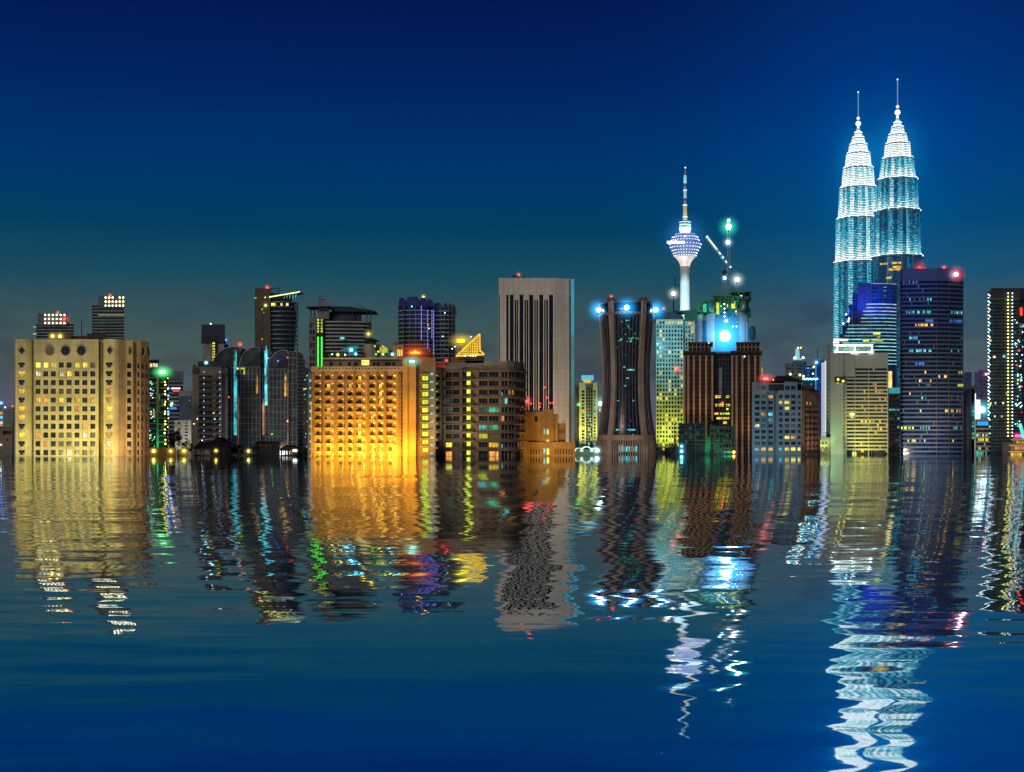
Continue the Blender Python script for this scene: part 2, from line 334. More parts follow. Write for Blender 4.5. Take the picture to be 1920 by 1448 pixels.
def water_mat():
    m, nt, out = _new('rippled_water'); N, L = nt.nodes, nt.links
    geo = N.new('ShaderNodeNewGeometry')
    def noise(sx, sy, off, det=1.0):
        mp = N.new('ShaderNodeMapping'); mp.inputs['Scale'].default_value = (sx, sy, 1); mp.inputs['Location'].default_value = (off, off * 1.7, off * .3)
        L.new(geo.outputs['Position'], mp.inputs[0])
        n = N.new('ShaderNodeTexNoise'); n.inputs['Scale'].default_value = 1; n.inputs['Detail'].default_value = det; n.inputs['Roughness'].default_value = .5
        L.new(mp.outputs[0], n.inputs['Vector']); s = N.new('ShaderNodeMath'); s.operation = 'SUBTRACT'; s.inputs[1].default_value = .5
        L.new(n.outputs['Fac'], s.inputs[0]); return s.outputs[0]
    def total(terms):
        acc = None
        for sock, amp in terms:
            k = N.new('ShaderNodeMath'); k.operation = 'MULTIPLY_ADD'; k.inputs[1].default_value = amp; L.new(sock, k.inputs[0])
            if acc is not None: L.new(acc, k.inputs[2])
            else: k.inputs[2].default_value = 0
            acc = k.outputs[0]
        return acc
    sy = N.new('ShaderNodeSeparateXYZ'); L.new(geo.outputs['Position'], sy.inputs[0])
    def by_y(sock, y0, y1, a, b):
        mr = N.new('ShaderNodeMapRange'); mr.inputs[1].default_value = y0; mr.inputs[2].default_value = y1; mr.inputs[3].default_value = a; mr.inputs[4].default_value = b; L.new(sy.outputs['Y'], mr.inputs[0])
        k = N.new('ShaderNodeMath'); k.operation = 'MULTIPLY'; L.new(sock, k.inputs[0]); L.new(mr.outputs[0], k.inputs[1]); return k.outputs[0]
    nx = total([(by_y(noise(1.5, 5.5, 7.7, 2.0), 10, 40, .25, 1.0), .08), (noise(.55, 1.45, 3.1, 1.2), .15), (by_y(noise(.16, .55, 11.7, 1.0), 12, 35, .6, 1.0), .15), (by_y(noise(.05, .17, 23.9, 2.0), 20, 70, .2, 1.0), .12), (by_y(noise(.014, .045, 41.0, 2.0), 60, 220, .15, 1.0), .16)])
    nx = by_y(nx, 120, 320, 1.0, .18)
    ny = total([(noise(.22, 1.1, 61.3, 2.0), .026), (noise(.05, .5, 77.7, 1.0), .018), (noise(.012, .16, 91.0), .012), (noise(.9, 6.5, 33.0, 1.0), .014)])
    ny = by_y(ny, 6, 60, 1.0, .10); ny = by_y(ny, 50, 160, 1.0, .05)      # calmer toward the sheltered shore
    cb = N.new('ShaderNodeCombineXYZ'); cb.inputs[2].default_value = 1; L.new(nx, cb.inputs[0]); L.new(ny, cb.inputs[1])
    nm = N.new('ShaderNodeVectorMath'); nm.operation = 'NORMALIZE'; L.new(cb.outputs[0], nm.inputs[0])
    g = N.new('ShaderNodeBsdfGlossy'); g.inputs['Roughness'].default_value = .022; g.inputs['Color'].default_value = (.78, .88, .97, 1); L.new(nm.outputs[0], g.inputs['Normal'])
    d = N.new('ShaderNodeBsdfDiffuse'); d.inputs['Color'].default_value = (.01, .04, .07, 1)
    mx = N.new('ShaderNodeMixShader'); mx.inputs[0].default_value = .06
    L.new(g.outputs[0], mx.inputs[1]); L.new(d.outputs[0], mx.inputs[2]); L.new(mx.outputs[0], out.inputs[0]); return m
mb = MB(); mb.quad((-30000, -400, 0), (30000, -400, 0), (30000, 45000, 0), (-30000, 45000, 0))
tag(mb.build('water', water_mat()), kind='structure')
# ---------------------------------------------------------------- small helpers for the buildings
BEADS = {}
def bead(b, px, py, d, r, mat, name='lamp', seg=6):
    key = (round(r, 2), mat.name)
    if key not in BEADS:
        mb = MB(); mb.ball((0, 0, 0), r, seg, 4); me = bpy.data.meshes.new(name); me.from_pydata(mb.v, [], mb.f); me.materials.append(mat); BEADS[key] = me
    o = bpy.data.objects.new(name, BEADS[key]); col.objects.link(o); o.parent = b.root; o.location = (b.x(px, d), d, b.z(py)); return o
def oval(b, px, py, d, rx, rz, ang, mat, rim, name, n=24):
    """a round or (n=4) diamond window with a raised rim"""
    mb = MB(); X, Z_ = b.u(rx), b.u(rz)
    P = lambda k, s=1: (s * X * cos(2 * pi * k / n + pi / 2), s * Z_ * sin(2 * pi * k / n + pi / 2))
    mb.xz([P(k) for k in range(n)], -.06, .1); mb.m = 1
    for k in range(n):
        a, c, e, g = P(k, 1), P(k + 1, 1), P(k + 1, 1.14), P(k, 1.14)
        mb.quad((a[0], -.25, a[1]), (c[0], -.25, c[1]), (e[0], -.25, e[1]), (g[0], -.25, g[1])); mb.quad((g[0], -.25, g[1]), (e[0], -.25, e[1]), (e[0], .1, e[1]), (g[0], .1, g[1]))
        mb.quad((a[0], -.25, a[1]), (c[0], -.25, c[1]), (c[0], .1, c[1]), (a[0], .1, a[1]))
    o = b.add(mb, name, [mat, rim]); o.location = (b.x(px, d), d, b.z(py)); o.rotation_euler.z = ang; return o
def mast(b, px, d, py0, py1, w, mat=None, name='antenna'):
    mb = MB(); x = b.x(px, d); mb.bar((x, d, b.z(py1)), (x, d, b.z(py0)), w, 6); return b.add(mb, name, mat or DARK)
def banded(b, pts, back, pytop, pybot, pitch, frac, proud, wallm, glassm, name='floor_band', close=True, inset=.5):
    """a glass body with one projecting spandrel band per floor; returns the row list"""
    P = [b.pt(*p) for p in pts]; cx = (P[0][0] + P[-1][0]) / 2
    full = P + [b.pt(pts[-1][0], back), b.pt(pts[0][0], back)]
    cy = sum(p[1] for p in full) / len(full)
    ins = lambda k: [(x + (cx - x) * 0 + (k if x < cx else -k) * min(1, abs(x - cx) / 3), y + (k if y < cy else -k)) for x, y in full]
    g = MB(); g.prism(ins(inset), -4 if pybot is None else b.z(pybot), b.z(pytop)); b.add(g, 'glass_body', glassm)
    n = int(((846 if pybot is None else pybot) - pytop) / pitch); h = b.u(pitch) * frac; out, inn = ins(inset - proud), ins(inset + .3)
    mb = MB(); mb.ring(out, inn, 0, h); me = None
    for k in range(n + 1):
        if me is None: o = b.add(mb, name, wallm); me = o.data
        else: o = bpy.data.objects.new(name, me); col.objects.link(o); o.parent = b.root
        o.location.z = b.z(pytop) - k * b.u(pitch) - h
    return n
def lit_row(b, px0, px1, row, pytop, pitch, frac, d0, d1, panes, w=3.0, fill=.6, d=.35):
    """lit panes in one storey between two spandrels"""
    y = pytop + row * pitch; p = px0
    while p < px1:
        if random.random() < fill:
            t = (p - px0) / max(1, px1 - px0); dd = d0 + (d1 - d0) * t + d
            b.winpx(p, p + w * .86, y + pitch * frac + .1, y + pitch - .1, dd, random.choice(panes))
        p += w
def roofs(b, mat, boxes, name='roof_block'):
    for px0, px1, py0, py1, d0, d1 in boxes: b.box(name, mat, px0, px1, py0, py1, d0, d1)
def lattice(mb, x0, x1, z0, z1, y, nx, nz, t, dep=.3):
    for k in range(nx + 1):
        x = x0 + (x1 - x0) * k / nx; mb.box(x - t, x + t, y - dep, y, z0, z1)
    for k in range(nz + 1):
        z = z0 + (z1 - z0) * k / nz; mb.box(x0, x1, y - dep * 1.4, y - .05, z - t, z + t)
def sign(b, px0, px1, py0, py1, d, mat, name='sign', glow_vol=None, depth=1.0):
    mb = MB(); mb.box(b.x(px0, d), b.x(px1, d), d - .15, d, b.z(py1), b.z(py0)); mb.m = 1; t = .3
    mb.box(b.x(px0, d) - t, b.x(px1, d) + t, d + .01, d + depth, b.z(py1) - t, b.z(py0) + t)
    o = b.add(mb, name, [mat, DARK])
    if glow_vol:
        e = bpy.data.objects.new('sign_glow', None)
        h = halo(o, glow_vol[0], glow_vol[1], glow_vol[2], (1.6, .8, 1)); h.location = ((b.x(px0, d) + b.x(px1, d)) / 2, d, (b.z(py0) + b.z(py1)) / 2)
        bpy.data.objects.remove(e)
    return o

CREAM = wall('cream_render', (.54, .495, .31), .85, joint=(6.2, 3.43, .09)); BEIGE = wall('beige_render', (.46, .38, .27), .85); BROWN = wall('brown_render', (.27, .20, .13), .85)
TAUPE = wall('taupe_render', (.29, .225, .16), .85); WHITEW = wall('pale_panel', (.60, .57, .53), .7, .2, .25); GREYW = wall('grey_panel', (.30, .31, .33), .7)
SLATE = wall('slate_panel', (.22, .30, .36), .75); DARKW = wall('dark_panel', (.06, .065, .075), .6); CHAR = wall('charcoal_panel', (.035, .037, .045), .6)
TERRA = wall('terracotta_panel', (.32, .215, .15), .8); OCHRE = wall('ochre_render', (.55, .34, .10), .85); ROOF = wall('dark_roof', (.03, .026, .03), .8)
PALEB = wall('pale_blue_render', (.46, .55, .55), .8); BANDW = wall('pale_band', (.42, .42, .42), .6); GLZ = glass('tower_glass', (.010, .018, .030), .1)
GLZB = glass('blue_tower_glass', (.008, .028, .075), .12); GLZG = glass('green_tower_glass', (.012, .035, .032), .12); BRICKR = wall('brown_roof_box', (.14, .08, .06), .85)

# ---------------------------------------------------------------- cream hotel with round windows
b = Bld('hotel_building', 'broad cream hotel with three round windows under its roofline', 'hotel', 550, 153)
pk = lambda i, j: ('YYYkkYYd'[i] if j == 0 else choose({'k': 68, 'd': 12, 'o': 7, 'y': 9, 'w': 4}))
pt_ = lambda i, j: choose({'k': 4, 'y': 4, 'w': 2, 'o': 2}); pr = lambda i, j: choose({'k': 85, 'd': 15})
R_ = rows(679.3, 16.45, 11, 10)
b.shell(CREAM, [(26, 6), (29, .5), (49.5, .5), (61, 3), (61.2, 5), (63, 5), (63.3, 1), (185, 1), (185.2, 5.5), (194, 5.5), (194.2, 0), (215, 0), (222, .8), (230, 2.6), (236, 4), (249, 5.5),
    (249.3, 8.5), (255.5, 9), (256, 6.5), (264, 8), (272, 11), (279.5, 16)], 48, 636,
    {1: ([(34, 46.5)], R_, pt_), 6: ([(c - 4.7, c + 4.7) for c in (70.9, 85.5, 99.8, 114.8, 129.4, 144.3, 158.9, 174)], R_, pk), 10: ([(198.3, 211)], R_, pt_),
     14: ([(238.3, 246.7)], R_, pr), 18: ([(258, 262.5)], R_, pr), 19: ([(265.5, 270)], R_, pr), 20: ([(273.5, 277.5)], R_, pr)}, recess=.6)
mb = MB(); mb.box(0, b.u(2.6), .02, .5, 0, b.u(4.6)); me = None
for px0, px1, d in ((34, 46.5, .5), (198.3, 211, 0)):
    for a, c in R_:
        for e in (px0, px1 - 2.6):
            if me is None: o = b.add(mb, 'window_corbel', CREAM); me = o.data
            else: o = bpy.data.objects.new('window_corbel', me); col.objects.link(o); o.parent = b.root
            o.location = (b.x(e, d), d, b.z(c))
for c in (93.7, 123.2, 152.8): oval(b, c, 657.3, .95, 8.4, 9.2, 0, PANE['d'] if c < 100 else PANE['k'], BEIGE, 'round_window')
for c, d, a, r in ((41, .45, 0, 6.2), (206, -.05, 0, 5.5), (242.7, 4.7, .12, 4.2)): oval(b, c, 657.3, d, r, 7.6, a, PANE['k'], BEIGE, 'diamond_window', 4)
for c, d, a, r in ((266.5, 8.8, .45, 4.3), (277.3, 14.3, .8, 2.6)): oval(b, c, 656, d, r * 1.15, 9.5, a, PANE['k'], BEIGE, 'round_window')
roofs(b, BRICKR, [(92, 134, 618, 637, 14, 24), (134, 163, 624, 637, 15, 26), (163, 201, 621, 637, 12, 24), (150, 166, 627, 637, 10, 14)])
mb = MB(); b.bx(mb, 26.5, 279, 634.9, 636.0, 33, 34); b.add(mb, 'parapet', CREAM)
mast(b, 153, 20, 593, 624, .18)
for p in (98.5, 112.5): b.lamp(p, 626, 12, .75, YEL, (5.5, hY, .5), 'roof_lamp')
b.done()
for x, wv in ((45, 2200), (110, 3600), (160, 3400)): flood(b, x, 845, -26, x, 772, 0, (1, .84, .27), wv * 1.75, 150, .5)
flood(b, 190, 846, 1.5, 190, 700, 5.5, (1, .62, .10), 900, 70)
flood(b, 244, 846, -18, 234, 775, 4, (1, .50, .16), 2300, 150, .5); flood(b, 290, 842, -10, 268, 770, 8, (1, .42, .14), 2600, 150, .5)

# ---------------------------------------------------------------- two far towers with studded crowns
for lab, px0, px1, top, cr0, cr1, crt, crb, lx0, lx1, bt, Y in (
    ('squat far tower whose light-studded crown carries two red beacons', 67, 139, 610, 71, 126, 588, 611, 84.5, 121, 606, 1150),
    ('tall far tower with a light-studded crown and white floor lines', 172, 233.5, 571, 184, 233, 555.5, 576, 198, 231, 571, 1120)):
    b = Bld('office_tower', lab, 'office tower', Y, (px0 + px1) / 2, 'studded towers behind the hotel')
    P = [(px0, 0), (px1, 0)]
    banded(b, P, 26, bt, None, 5.6, .28, .25, STEEL, GLZG)
    b.box('crown', wall('crown_panel', (.10, .13, .17), .6), cr0, cr1, crt, crb, -1.2, 18)
    b.box('crown_panel', wall('crown_face', (.20, .19, .17), .7), lx0 - 2, min(lx1 + 2, cr1), crt + .6, crb - 1.5, -1.9, -1.3)
    for i in range(6):
        for j in range(3):
            if not (Y == 1120 and i == 3 and j == 0): bead(b, lx0 + (lx1 - lx0) * i / 5, crt + 3.2 + 7.6 * j, -2.2, .62, lamp_mat('stud_lamp', (1, .93, .6), 7), 'stud_lamp')
    if Y == 1150:
        b.lamp(108.5, 586, 2, .8, RED, (6, hR, .5)); b.lamp(121.5, 599, -3, 1.0, RED, (11, hR, .6)); b.box('roof_block', GREYW, 126.5, 139, 604.5, 611, 1, 16)
        for a in (613, 626): b.winpx(62.5, 68, a, a + 1.1, -1, 'w', 'light_bar')
    else:
        b.lamp(206.5, 553.5, 2, .8, RED, (6, hR, .5))
        for a in (590.5, 602): b.winpx(184, 233, a, a + .9, -.5, 'w' if a < 600 else 't', 'light_bar')
    b.done()

# ---------------------------------------------------------------- far edge: blue-lit tower and low grey block
b = Bld('block_building', 'low grey block with a wide black opening by the cream hotel', 'building', 640, 8)
b.shell(TAUPE, [(-40, 0), (23.5, 0), (25.5, 2)], 20, 801, {0: ([(5.5, 22)], [(808, 815)], lambda i, j: 'k')}, 1.5)
b.box('roof_slab', GREYW, -40, 24.2, 799.6, 801, -.6, 20.3)
b.winpx(12.5, 15, 822, 827, -.05, 'k', 'window', True); b.winpx(-10, 14, 846.5, 849, -.2, 't', 'light_bar'); b.winpx(14, 22, 841, 850, -.2, 't', 'lit_bay', True)
b.lamp(1.5, 834, -.5, .3, WHITE, None, 'wall_lamp'); b.done()
b = Bld('office_tower', 'slim far tower with blue and orange light on its edge', 'office tower', 1500, -8)
b.shell(GREYW, [(-25, 0), (5, 0)], 25, 756, None)
for a, k in ((772, 'o'), (780, 'c'), (786, 'b'), (790, 'w'), (796, 'o')): b.winpx(-14, 4.5, a, a + 5, -.2, k, 'lit_panel')
b.lamp(2, 756, -1, 2, BLU, (12, hB, .5)); b.done()
b = Bld('apartment_tower', 'pale hazy far block behind the low grey block', 'apartment block', 1900, 14)
b.shell(GREYW, [(6.5, 0), (24, 0), (30, 12)], 30, 763, {0: ([(9 + 3 * k, 10.2 + 3 * k) for k in range(5)], rows(768, 5, 6, 2.2), lambda i, j: 'k')}, .4)
b.lamp(23.5, 762, -1, 1.2, RED, (6, hR, .4)); b.lamp(9.5, 764, -1, .9, WHITE); b.done()

# ---------------------------------------------------------------- glassy block with a green sign, things behind it
b = Bld('office_building', 'narrow glass block crowned by a glowing green sign', 'office block', 640, 302)
P = [(292, 0), (311.5, 0), (316, 4)]
banded(b, P, 18, 705, None, 11.2, .10, .35, BANDW, GLZG)
b.box('pier', wall('cream_pier', (.40, .40, .28), .8), 293.5, 297.2, 704, None, -1.2, 1)
sign(b, 298.2, 311, 694.5, 701.5, -.6, lamp_mat('green_sign', (.45, 1, .5), 2.2), 'sign', (4.2, hG, 1.5)); sign(b, 311.6, 315, 696, 704, 1.0, lamp_mat('green_sign_side', (.06, .8, .12), .9))
for k in range(22): bead(b, (309.5 if k % 3 else 315.2) + random.uniform(-.8, .8), 711 + k * 6 + random.uniform(-1.5, 1.5), -.9, .2 + .09 * (k % 3), YEL, 'string_lamp')
for k, y in enumerate((727.5, 742, 777, 772)): bead(b, 315.5, y, 1.5, .5, BLU, 'string_lamp')
for k in range(26):
    r = random.randrange(12); lit_row(b, 298, 309, r, 705, 11.2, .10, 0, 0, 'tttgk', 2.4, .12, .42)
b.done(); flood(b, 300, 846, -6, 302, 780, 0, (.1, 1, .45), 1500, 100)
b = Bld('office_building', 'dark glass block with a lit cream roof room beside the green sign', 'office block', 690, 288)
banded(b, [(278, 0), (297, 0)], 20, 689, None, 9.5, .12, .3, STEEL, GLZG)
b.box('roof_room', wall('lit_cream', (.5, .42, .25)), 280, 297, 680, 689.2, 1, 14); b.winpx(281, 296, 681.2, 688.4, .9, 'w', 'lit_room', True)
b.box('roof', CHAR, 278, 298.5, 675, 676.6, -1, 15); b.box('roof_post', DARK, 280.5, 281.3, 676.6, 680, 1, 2)
b.winpx(286.5, 291.5, 771, 784, -.4, 'o', 'lit_room', True)
for k in range(30): bead(b, random.uniform(280, 290), random.uniform(715, 840), -.5, .16, random.choice([WHITE, CY, GRN]), 'lamp')
b.done()
b = Bld('office_building', 'grey office block with finned top and red sign, behind the green sign', 'office block', 1000, 328)
banded(b, [(312, 0), (343.5, 0)], 25, 713, None, 7.5, .45, .3, GREYW, GLZG)
b.box('plant_screen', wall('screen', (.10, .15, .16), .6), 313, 343.8, 696.5, 713, -.5, 24)
mb = MB()
for k in range(13): x = b.x(317 + k * 2.1, -.6); mb.box(x - .22, x + .22, -1.0, -.55, b.z(711), b.z(698))
b.add(mb, 'louvre', STEEL); sign(b, 321.5, 338, 727.5, 730, -2, lamp_mat('white_sign', (1, .9, .85), 2)); sign(b, 324, 337, 732.5, 734.8, -2, lamp_mat('red_sign', (1, .06, .05), 1.5))
sign(b, 319, 331.5, 764, 768, -2, lamp_mat('blue_sign', (.08, .18, 1), 1.2)); b.lamp(322, 757, -2, .9, WHITE); b.lamp(321, 761, -2, .9, GRN); b.done()
b = Bld('office_building', 'plain blue-grey slab block with a dark flat face', 'office block', 950, 349)
b.shell(wall('bluegrey', (.10, .14, .16)), [(336, 0), (362, 0)], 22, 743, {0: ([(354.4, 356)], rows(750, 6, 8, 2), lambda i, j: random.choice('kkc'))}, .4); b.box('parapet', GREYW, 335.5, 362.5, 733, 743.1, -.4, 22.4); b.done()
b = Bld('apartment_building', 'small white apartment block behind the dark tree', 'apartment block', 760, 342)
b.shell(WHITEW, [(327, 0), (358.5, 0)], 14, 789, {0: ([(333.5, 338), (346.5, 352)], rows(791.5, 6, 8, 3), lambda i, j: choose({'k': 6, 't': 1}))}, .5)
b.box('balcony_bay', CREAM, 326.5, 339, 797, 802, -1.2, -.02); b.box('roof_slab', GREYW, 329, 359, 787.6, 789, -.4, 14.3); b.done(); flood(b, 340, 842, -14, 342, 805, 0, (1, .92, .7), 1300, 90)

# ---------------------------------------------------------------- dark residential block and the four glass sails
b = Bld('apartment_building', 'dark flat-topped block dotted with small blue balcony lamps', 'apartment block', 680, 392)
pts = [(360.5, 0), (416, 0), (418, 3), (427, 3)]
b.shell(wall('dark_taupe', (.20, .175, .15)), pts, 26, 688, {0: ([(373.5, 381), (383, 398), (405, 411)], rows(704, 11, 13, 5.5), lambda i, j: choose({'k': 30, 'd': 1}))}, .9)
b.box('roof_storey', CHAR, 371, 425, 677, 688.2, 2, 24); b.box('roof_block', DARKW, 361, 371, 690.0, 699, -1.4, -.1); roofs(b, DARKW, [(361.5, 367, 683, 688.2, 3, 9), (366, 371, 686, 688.2, 4, 10), (415, 425, 692, 700, -.7, -.1)])
mb = MB()
for k in range(13): b.bx(mb, 372.5, 412, 710 + 11 * k, 713.5 + 11 * k, -1.1, -.02)
b.add(mb, 'balcony_rail', wall('rail', (.07, .065, .06)))
for k in range(12):
    for p in (382.3, 412): bead(b, p, 698 + 11 * k, -1.4, .26, lamp_mat('pale_blue_lamp', (.45, .6, 1), 1.6 + .5 * (k > 4)), 'balcony_lamp')
b.lamp(386.5, 680, 1.2, .8, CY, (4, hC, .55), 'roof_lamp')
for p, y, m in ((370, 786, WHITE), (363.5, 795, YEL), (400.5, 775, AMB), (402.5, 786, CY), (379, 826, WHITE)): bead(b, p, y, -1.3, .22, m, 'lamp')
b.done()
b = Bld('apartment_building', 'dark glass block of four curved sail roofs with cyan reflections painted on its edges', 'apartment block', 700, 490)
SG = glass('sail_glass', (.055, .07, .072), .12, .9); SR = wall('sail_roof', (.022, .024, .045), .4)
sails = [(397, 440, 452, 648.5, 690, 6), (449, 477, 488, 651, 690, 2.4), (479, 502, 509, 656, 692, 4.5), (503, 532, 541, 656.5, 694, .8)]
for i, (xa, xb, xc, yt, ys, d) in enumerate(sails):
    mb = MB(); n = 14
    q = [(b.x(xa, d), b.z(ys + 4))] + [(b.x(xa + (xb - xa) * (1 - cos(pi / 2 * k / n)), d), b.z(ys - (ys - yt) * sin(pi / 2 * k / n))) for k in range(n + 1)]
    q += [(b.x(xb + (xc - xb) * (.35 + .65 * k / 5), d), b.z(yt + (ys - 6 - yt) * (k / 5) ** 3 * .22)) for k in range(1, 6)]
    mb.xz([(q[0][0], -4)] + q + [(q[-1][0], -4)], d, d + 24); b.add(mb, 'sail_roof', SR)
    mb = MB(); x0, x1 = b.x(xa + 2, d - .3), b.x(xc, d - .3)
    mb.quad((x0, d - .3, -4), (x1, d - .3, -4), (x1, d - .3, b.z(ys - 2)), (x0, d - .3, b.z(ys - 2))); mb.xz([(u * .985 + b.x(xc, d) * .015, v - .6) for u, v in q], d - .25, d - .05); b.add(mb, 'glass_front', SG)
    mb = MB(); lattice(mb, x0, x1, -3, b.z(ys - 2), d - .3, 5 if i else 6, 15, .075); b.add(mb, 'glazing_grid', wall('silver_mullion', (.55, .58, .58), .4))
    mb = MB()
    for k in range(len(q) - 1): mb.bar((q[k][0], d - .4, q[k][1]), (q[k + 1][0], d - .4, q[k + 1][1]), .2)
    b.add(mb, 'roof_edge', wall('silver_mullion', (.55, .58, .58), .4))
glow = lit('cyan_edge_reflection', (.12, .75, .85), 1.5, .92, .55); glow2 = lit('copper_edge_light', (.85, .42, .2), .5, .85, .5)  # cyan strips are a reflection painted as emission
for xa, xb, yt, yb, d, m in ((438.8, 444.5, 664, 816, 5.2, glow), (446.2, 448.2, 745, 846, 5.2, glow2), (450.3, 452.8, 778, 814, 5.2, glow), (496.5, 501.5, 657, 760, 3.8, glow), (492, 496, 755, 815, 3.8, glow2),
                             (503, 507.3, 700, 838, 3.8, glow2), (533.5, 537, 708, 743, .1, lit('amber_edge_light', (1, .5, .1), .9, .8)), (539, 541, 700, 846, .1, glow2), (480.5, 484, 712, 738, 1.8, lit('amber_edge_light', (1, .5, .1), .9, .8))):
    mb = MB(); mb.quad((b.x(xa, d), d - .5, b.z(yb)), (b.x(xb, d), d - .5, b.z(yb)), (b.x(xb, d), d - .5, b.z(yt)), (b.x((xa + xb) / 2, d), d - .5, b.z(yt - 10))); mb.box(b.x(xa, d), b.x(xb, d), d - .45, d - .3, b.z(yb), b.z(yt)); b.add(mb, 'edge_light', m)  # the cyan strips among these are painted reflections
mb = MB(); mb.box(b.x(541.5, 1), b.x(557, 1), 1, 22, -4, b.z(659)); b.add(mb, 'side_wing', SG)
mb = MB(); lattice(mb, b.x(541.5, 1), b.x(557, 1), -3, b.z(659), 1, 2, 17, .11); b.add(mb, 'glazing_grid', BANDW)
b.box('roof_fin', SR, 488.5, 489.5, 652, 700, 2, 20); b.lamp(450, 644.3, 6, .75, RED, (5, hR, .55))
for p, y, m in ((445.5, 691.5, YEL), (503.5, 672, BLU), (521, 677, BLU), (539, 671, RED), (429, 745, RED), (510, 814, GRN), (539, 790, AMB)): bead(b, p, y, -.9, .3, m, 'lamp')
for px in (452, 511):
    mb = MB(); d = 1.2; mb.box(b.x(px, d), b.x(px + 7, d), d - .3, d, b.z(692), b.z(689.5)); mb.box(b.x(px + 5, d), b.x(px + 7, d), d - .3, d, b.z(702), b.z(692)); b.add(mb, 'lit_niche', PANE['G'])
b.done()

flood(b, 470, 848, -45, 475, 730, 0, (.72, .86, 1), 2600, 140); flood(b, 392, 848, -35, 392, 750, 0, (1, .86, .68), 900, 140)  # both are added fills that lift the dark fronts

# ---------------------------------------------------------------- low dark pavilions on the water's edge, lamps, tree
def pavilion(lab, px, w_, top, eave, Y, name='pavilion'):
    b = Bld(name, lab, 'pavilion', Y, px, 'dark pavilions along the waterside'); mb = MB(); X = b.u(w_)
    mb.lathe([(X, b.z(eave)), (X * .96, b.z(eave) + .25), (X * .78, b.z(top) * .62 + b.z(eave) * .38), (X * .45, b.z(top) * .92 + b.z(eave) * .08), (X * .08, b.z(top))], 20, 0, X); b.add(mb, 'roof', ROOF, None, True)
    mb = MB()
    for k in range(10): a = 2 * pi * k / 10; mb.bar((X * .85 * cos(a), X + X * .85 * sin(a), -2), (X * .85 * cos(a), X + X * .85 * sin(a), b.z(eave) + .3), .18, 6)
    b.add(mb, 'columns', DARK)
    mb = MB(); mb.lathe([(X * .9, -2), (X * .9, .5)], 20, 0, X); b.add(mb, 'deck', CHAR); return b
b = pavilion('widest low pavilion with a domed black roof and yellow lamps', 390, 38, 829, 841.5, 600)
for p, r, R in ((345, .7, 6), (405, .55, 4)): b.lamp(p, 845.5, -1.5, r, YEL, (R, hY, .6), 'deck_lamp')
b.box('lit_wall', wall('lit_timber', (.35, .28, .12)), 332, 352, 843, None, -.6, .4)
b = pavilion('peaked black pavilion with two white lamps near the golden hotel', 540, 19, 834, 845, 610)
for p in (551, 555): b.lamp(p, 845, -1, .55, WHITE, (3, hY, .5), 'deck_lamp')
b = pavilion('low flat pavilion with one yellow lamp at the foot of the glass sails', 462, 22, 838, 843.5, 605)
b.lamp(466, 846, -1, .6, YEL, (4.5, hY, .6), 'deck_lamp')
b = Bld('gable_house', 'small dark house with a pale gable under the glass sails', 'house', 640, 410)
mb = MB(); mb.xz([(b.x(396), b.z(832)), (b.x(409), b.z(822)), (b.x(425), b.z(831)), (b.x(425), -2), (b.x(396), -2)], 0, 12); b.add(mb, 'wall', TAUPE)
mb = MB(); mb.xz([(b.x(394), b.z(832)), (b.x(409), b.z(820.5)), (b.x(427), b.z(831)), (b.x(427), b.z(829.5)), (b.x(409), b.z(819.2)), (b.x(394), b.z(830.5))][::-1], -.8, 12.6); b.add(mb, 'roof', ROOF); b.done()
b = Bld('quay_wall', 'low stone quay wall with two yellow lamps between hotel and pavilions', 'wall', 590, 305)
b.box('wall', TAUPE, 280, 330, 841, None, 0, 6)
for p, r in ((288, .75), (320, .5)): b.lamp(p, 846, -.8, r, YEL, (5, hY, .65), 'quay_lamp')
b.box('coping', GREYW, 279.5, 330.5, 840.2, 841, -.3, 6.3)
b = Bld('boat_shed', 'long flat dark shed below the glass sails', 'shed', 640, 500)
b.shell(CHAR, [(480, 0), (525, 0)], 10, 829, {0: ([(486 + 9 * k, 492 + 9 * k) for k in range(4)], [(833, 838)], lambda i, j: 'k')}, .5); b.box('roof', ROOF, 478, 527, 827.6, 829, -1, 10.5); b.done()

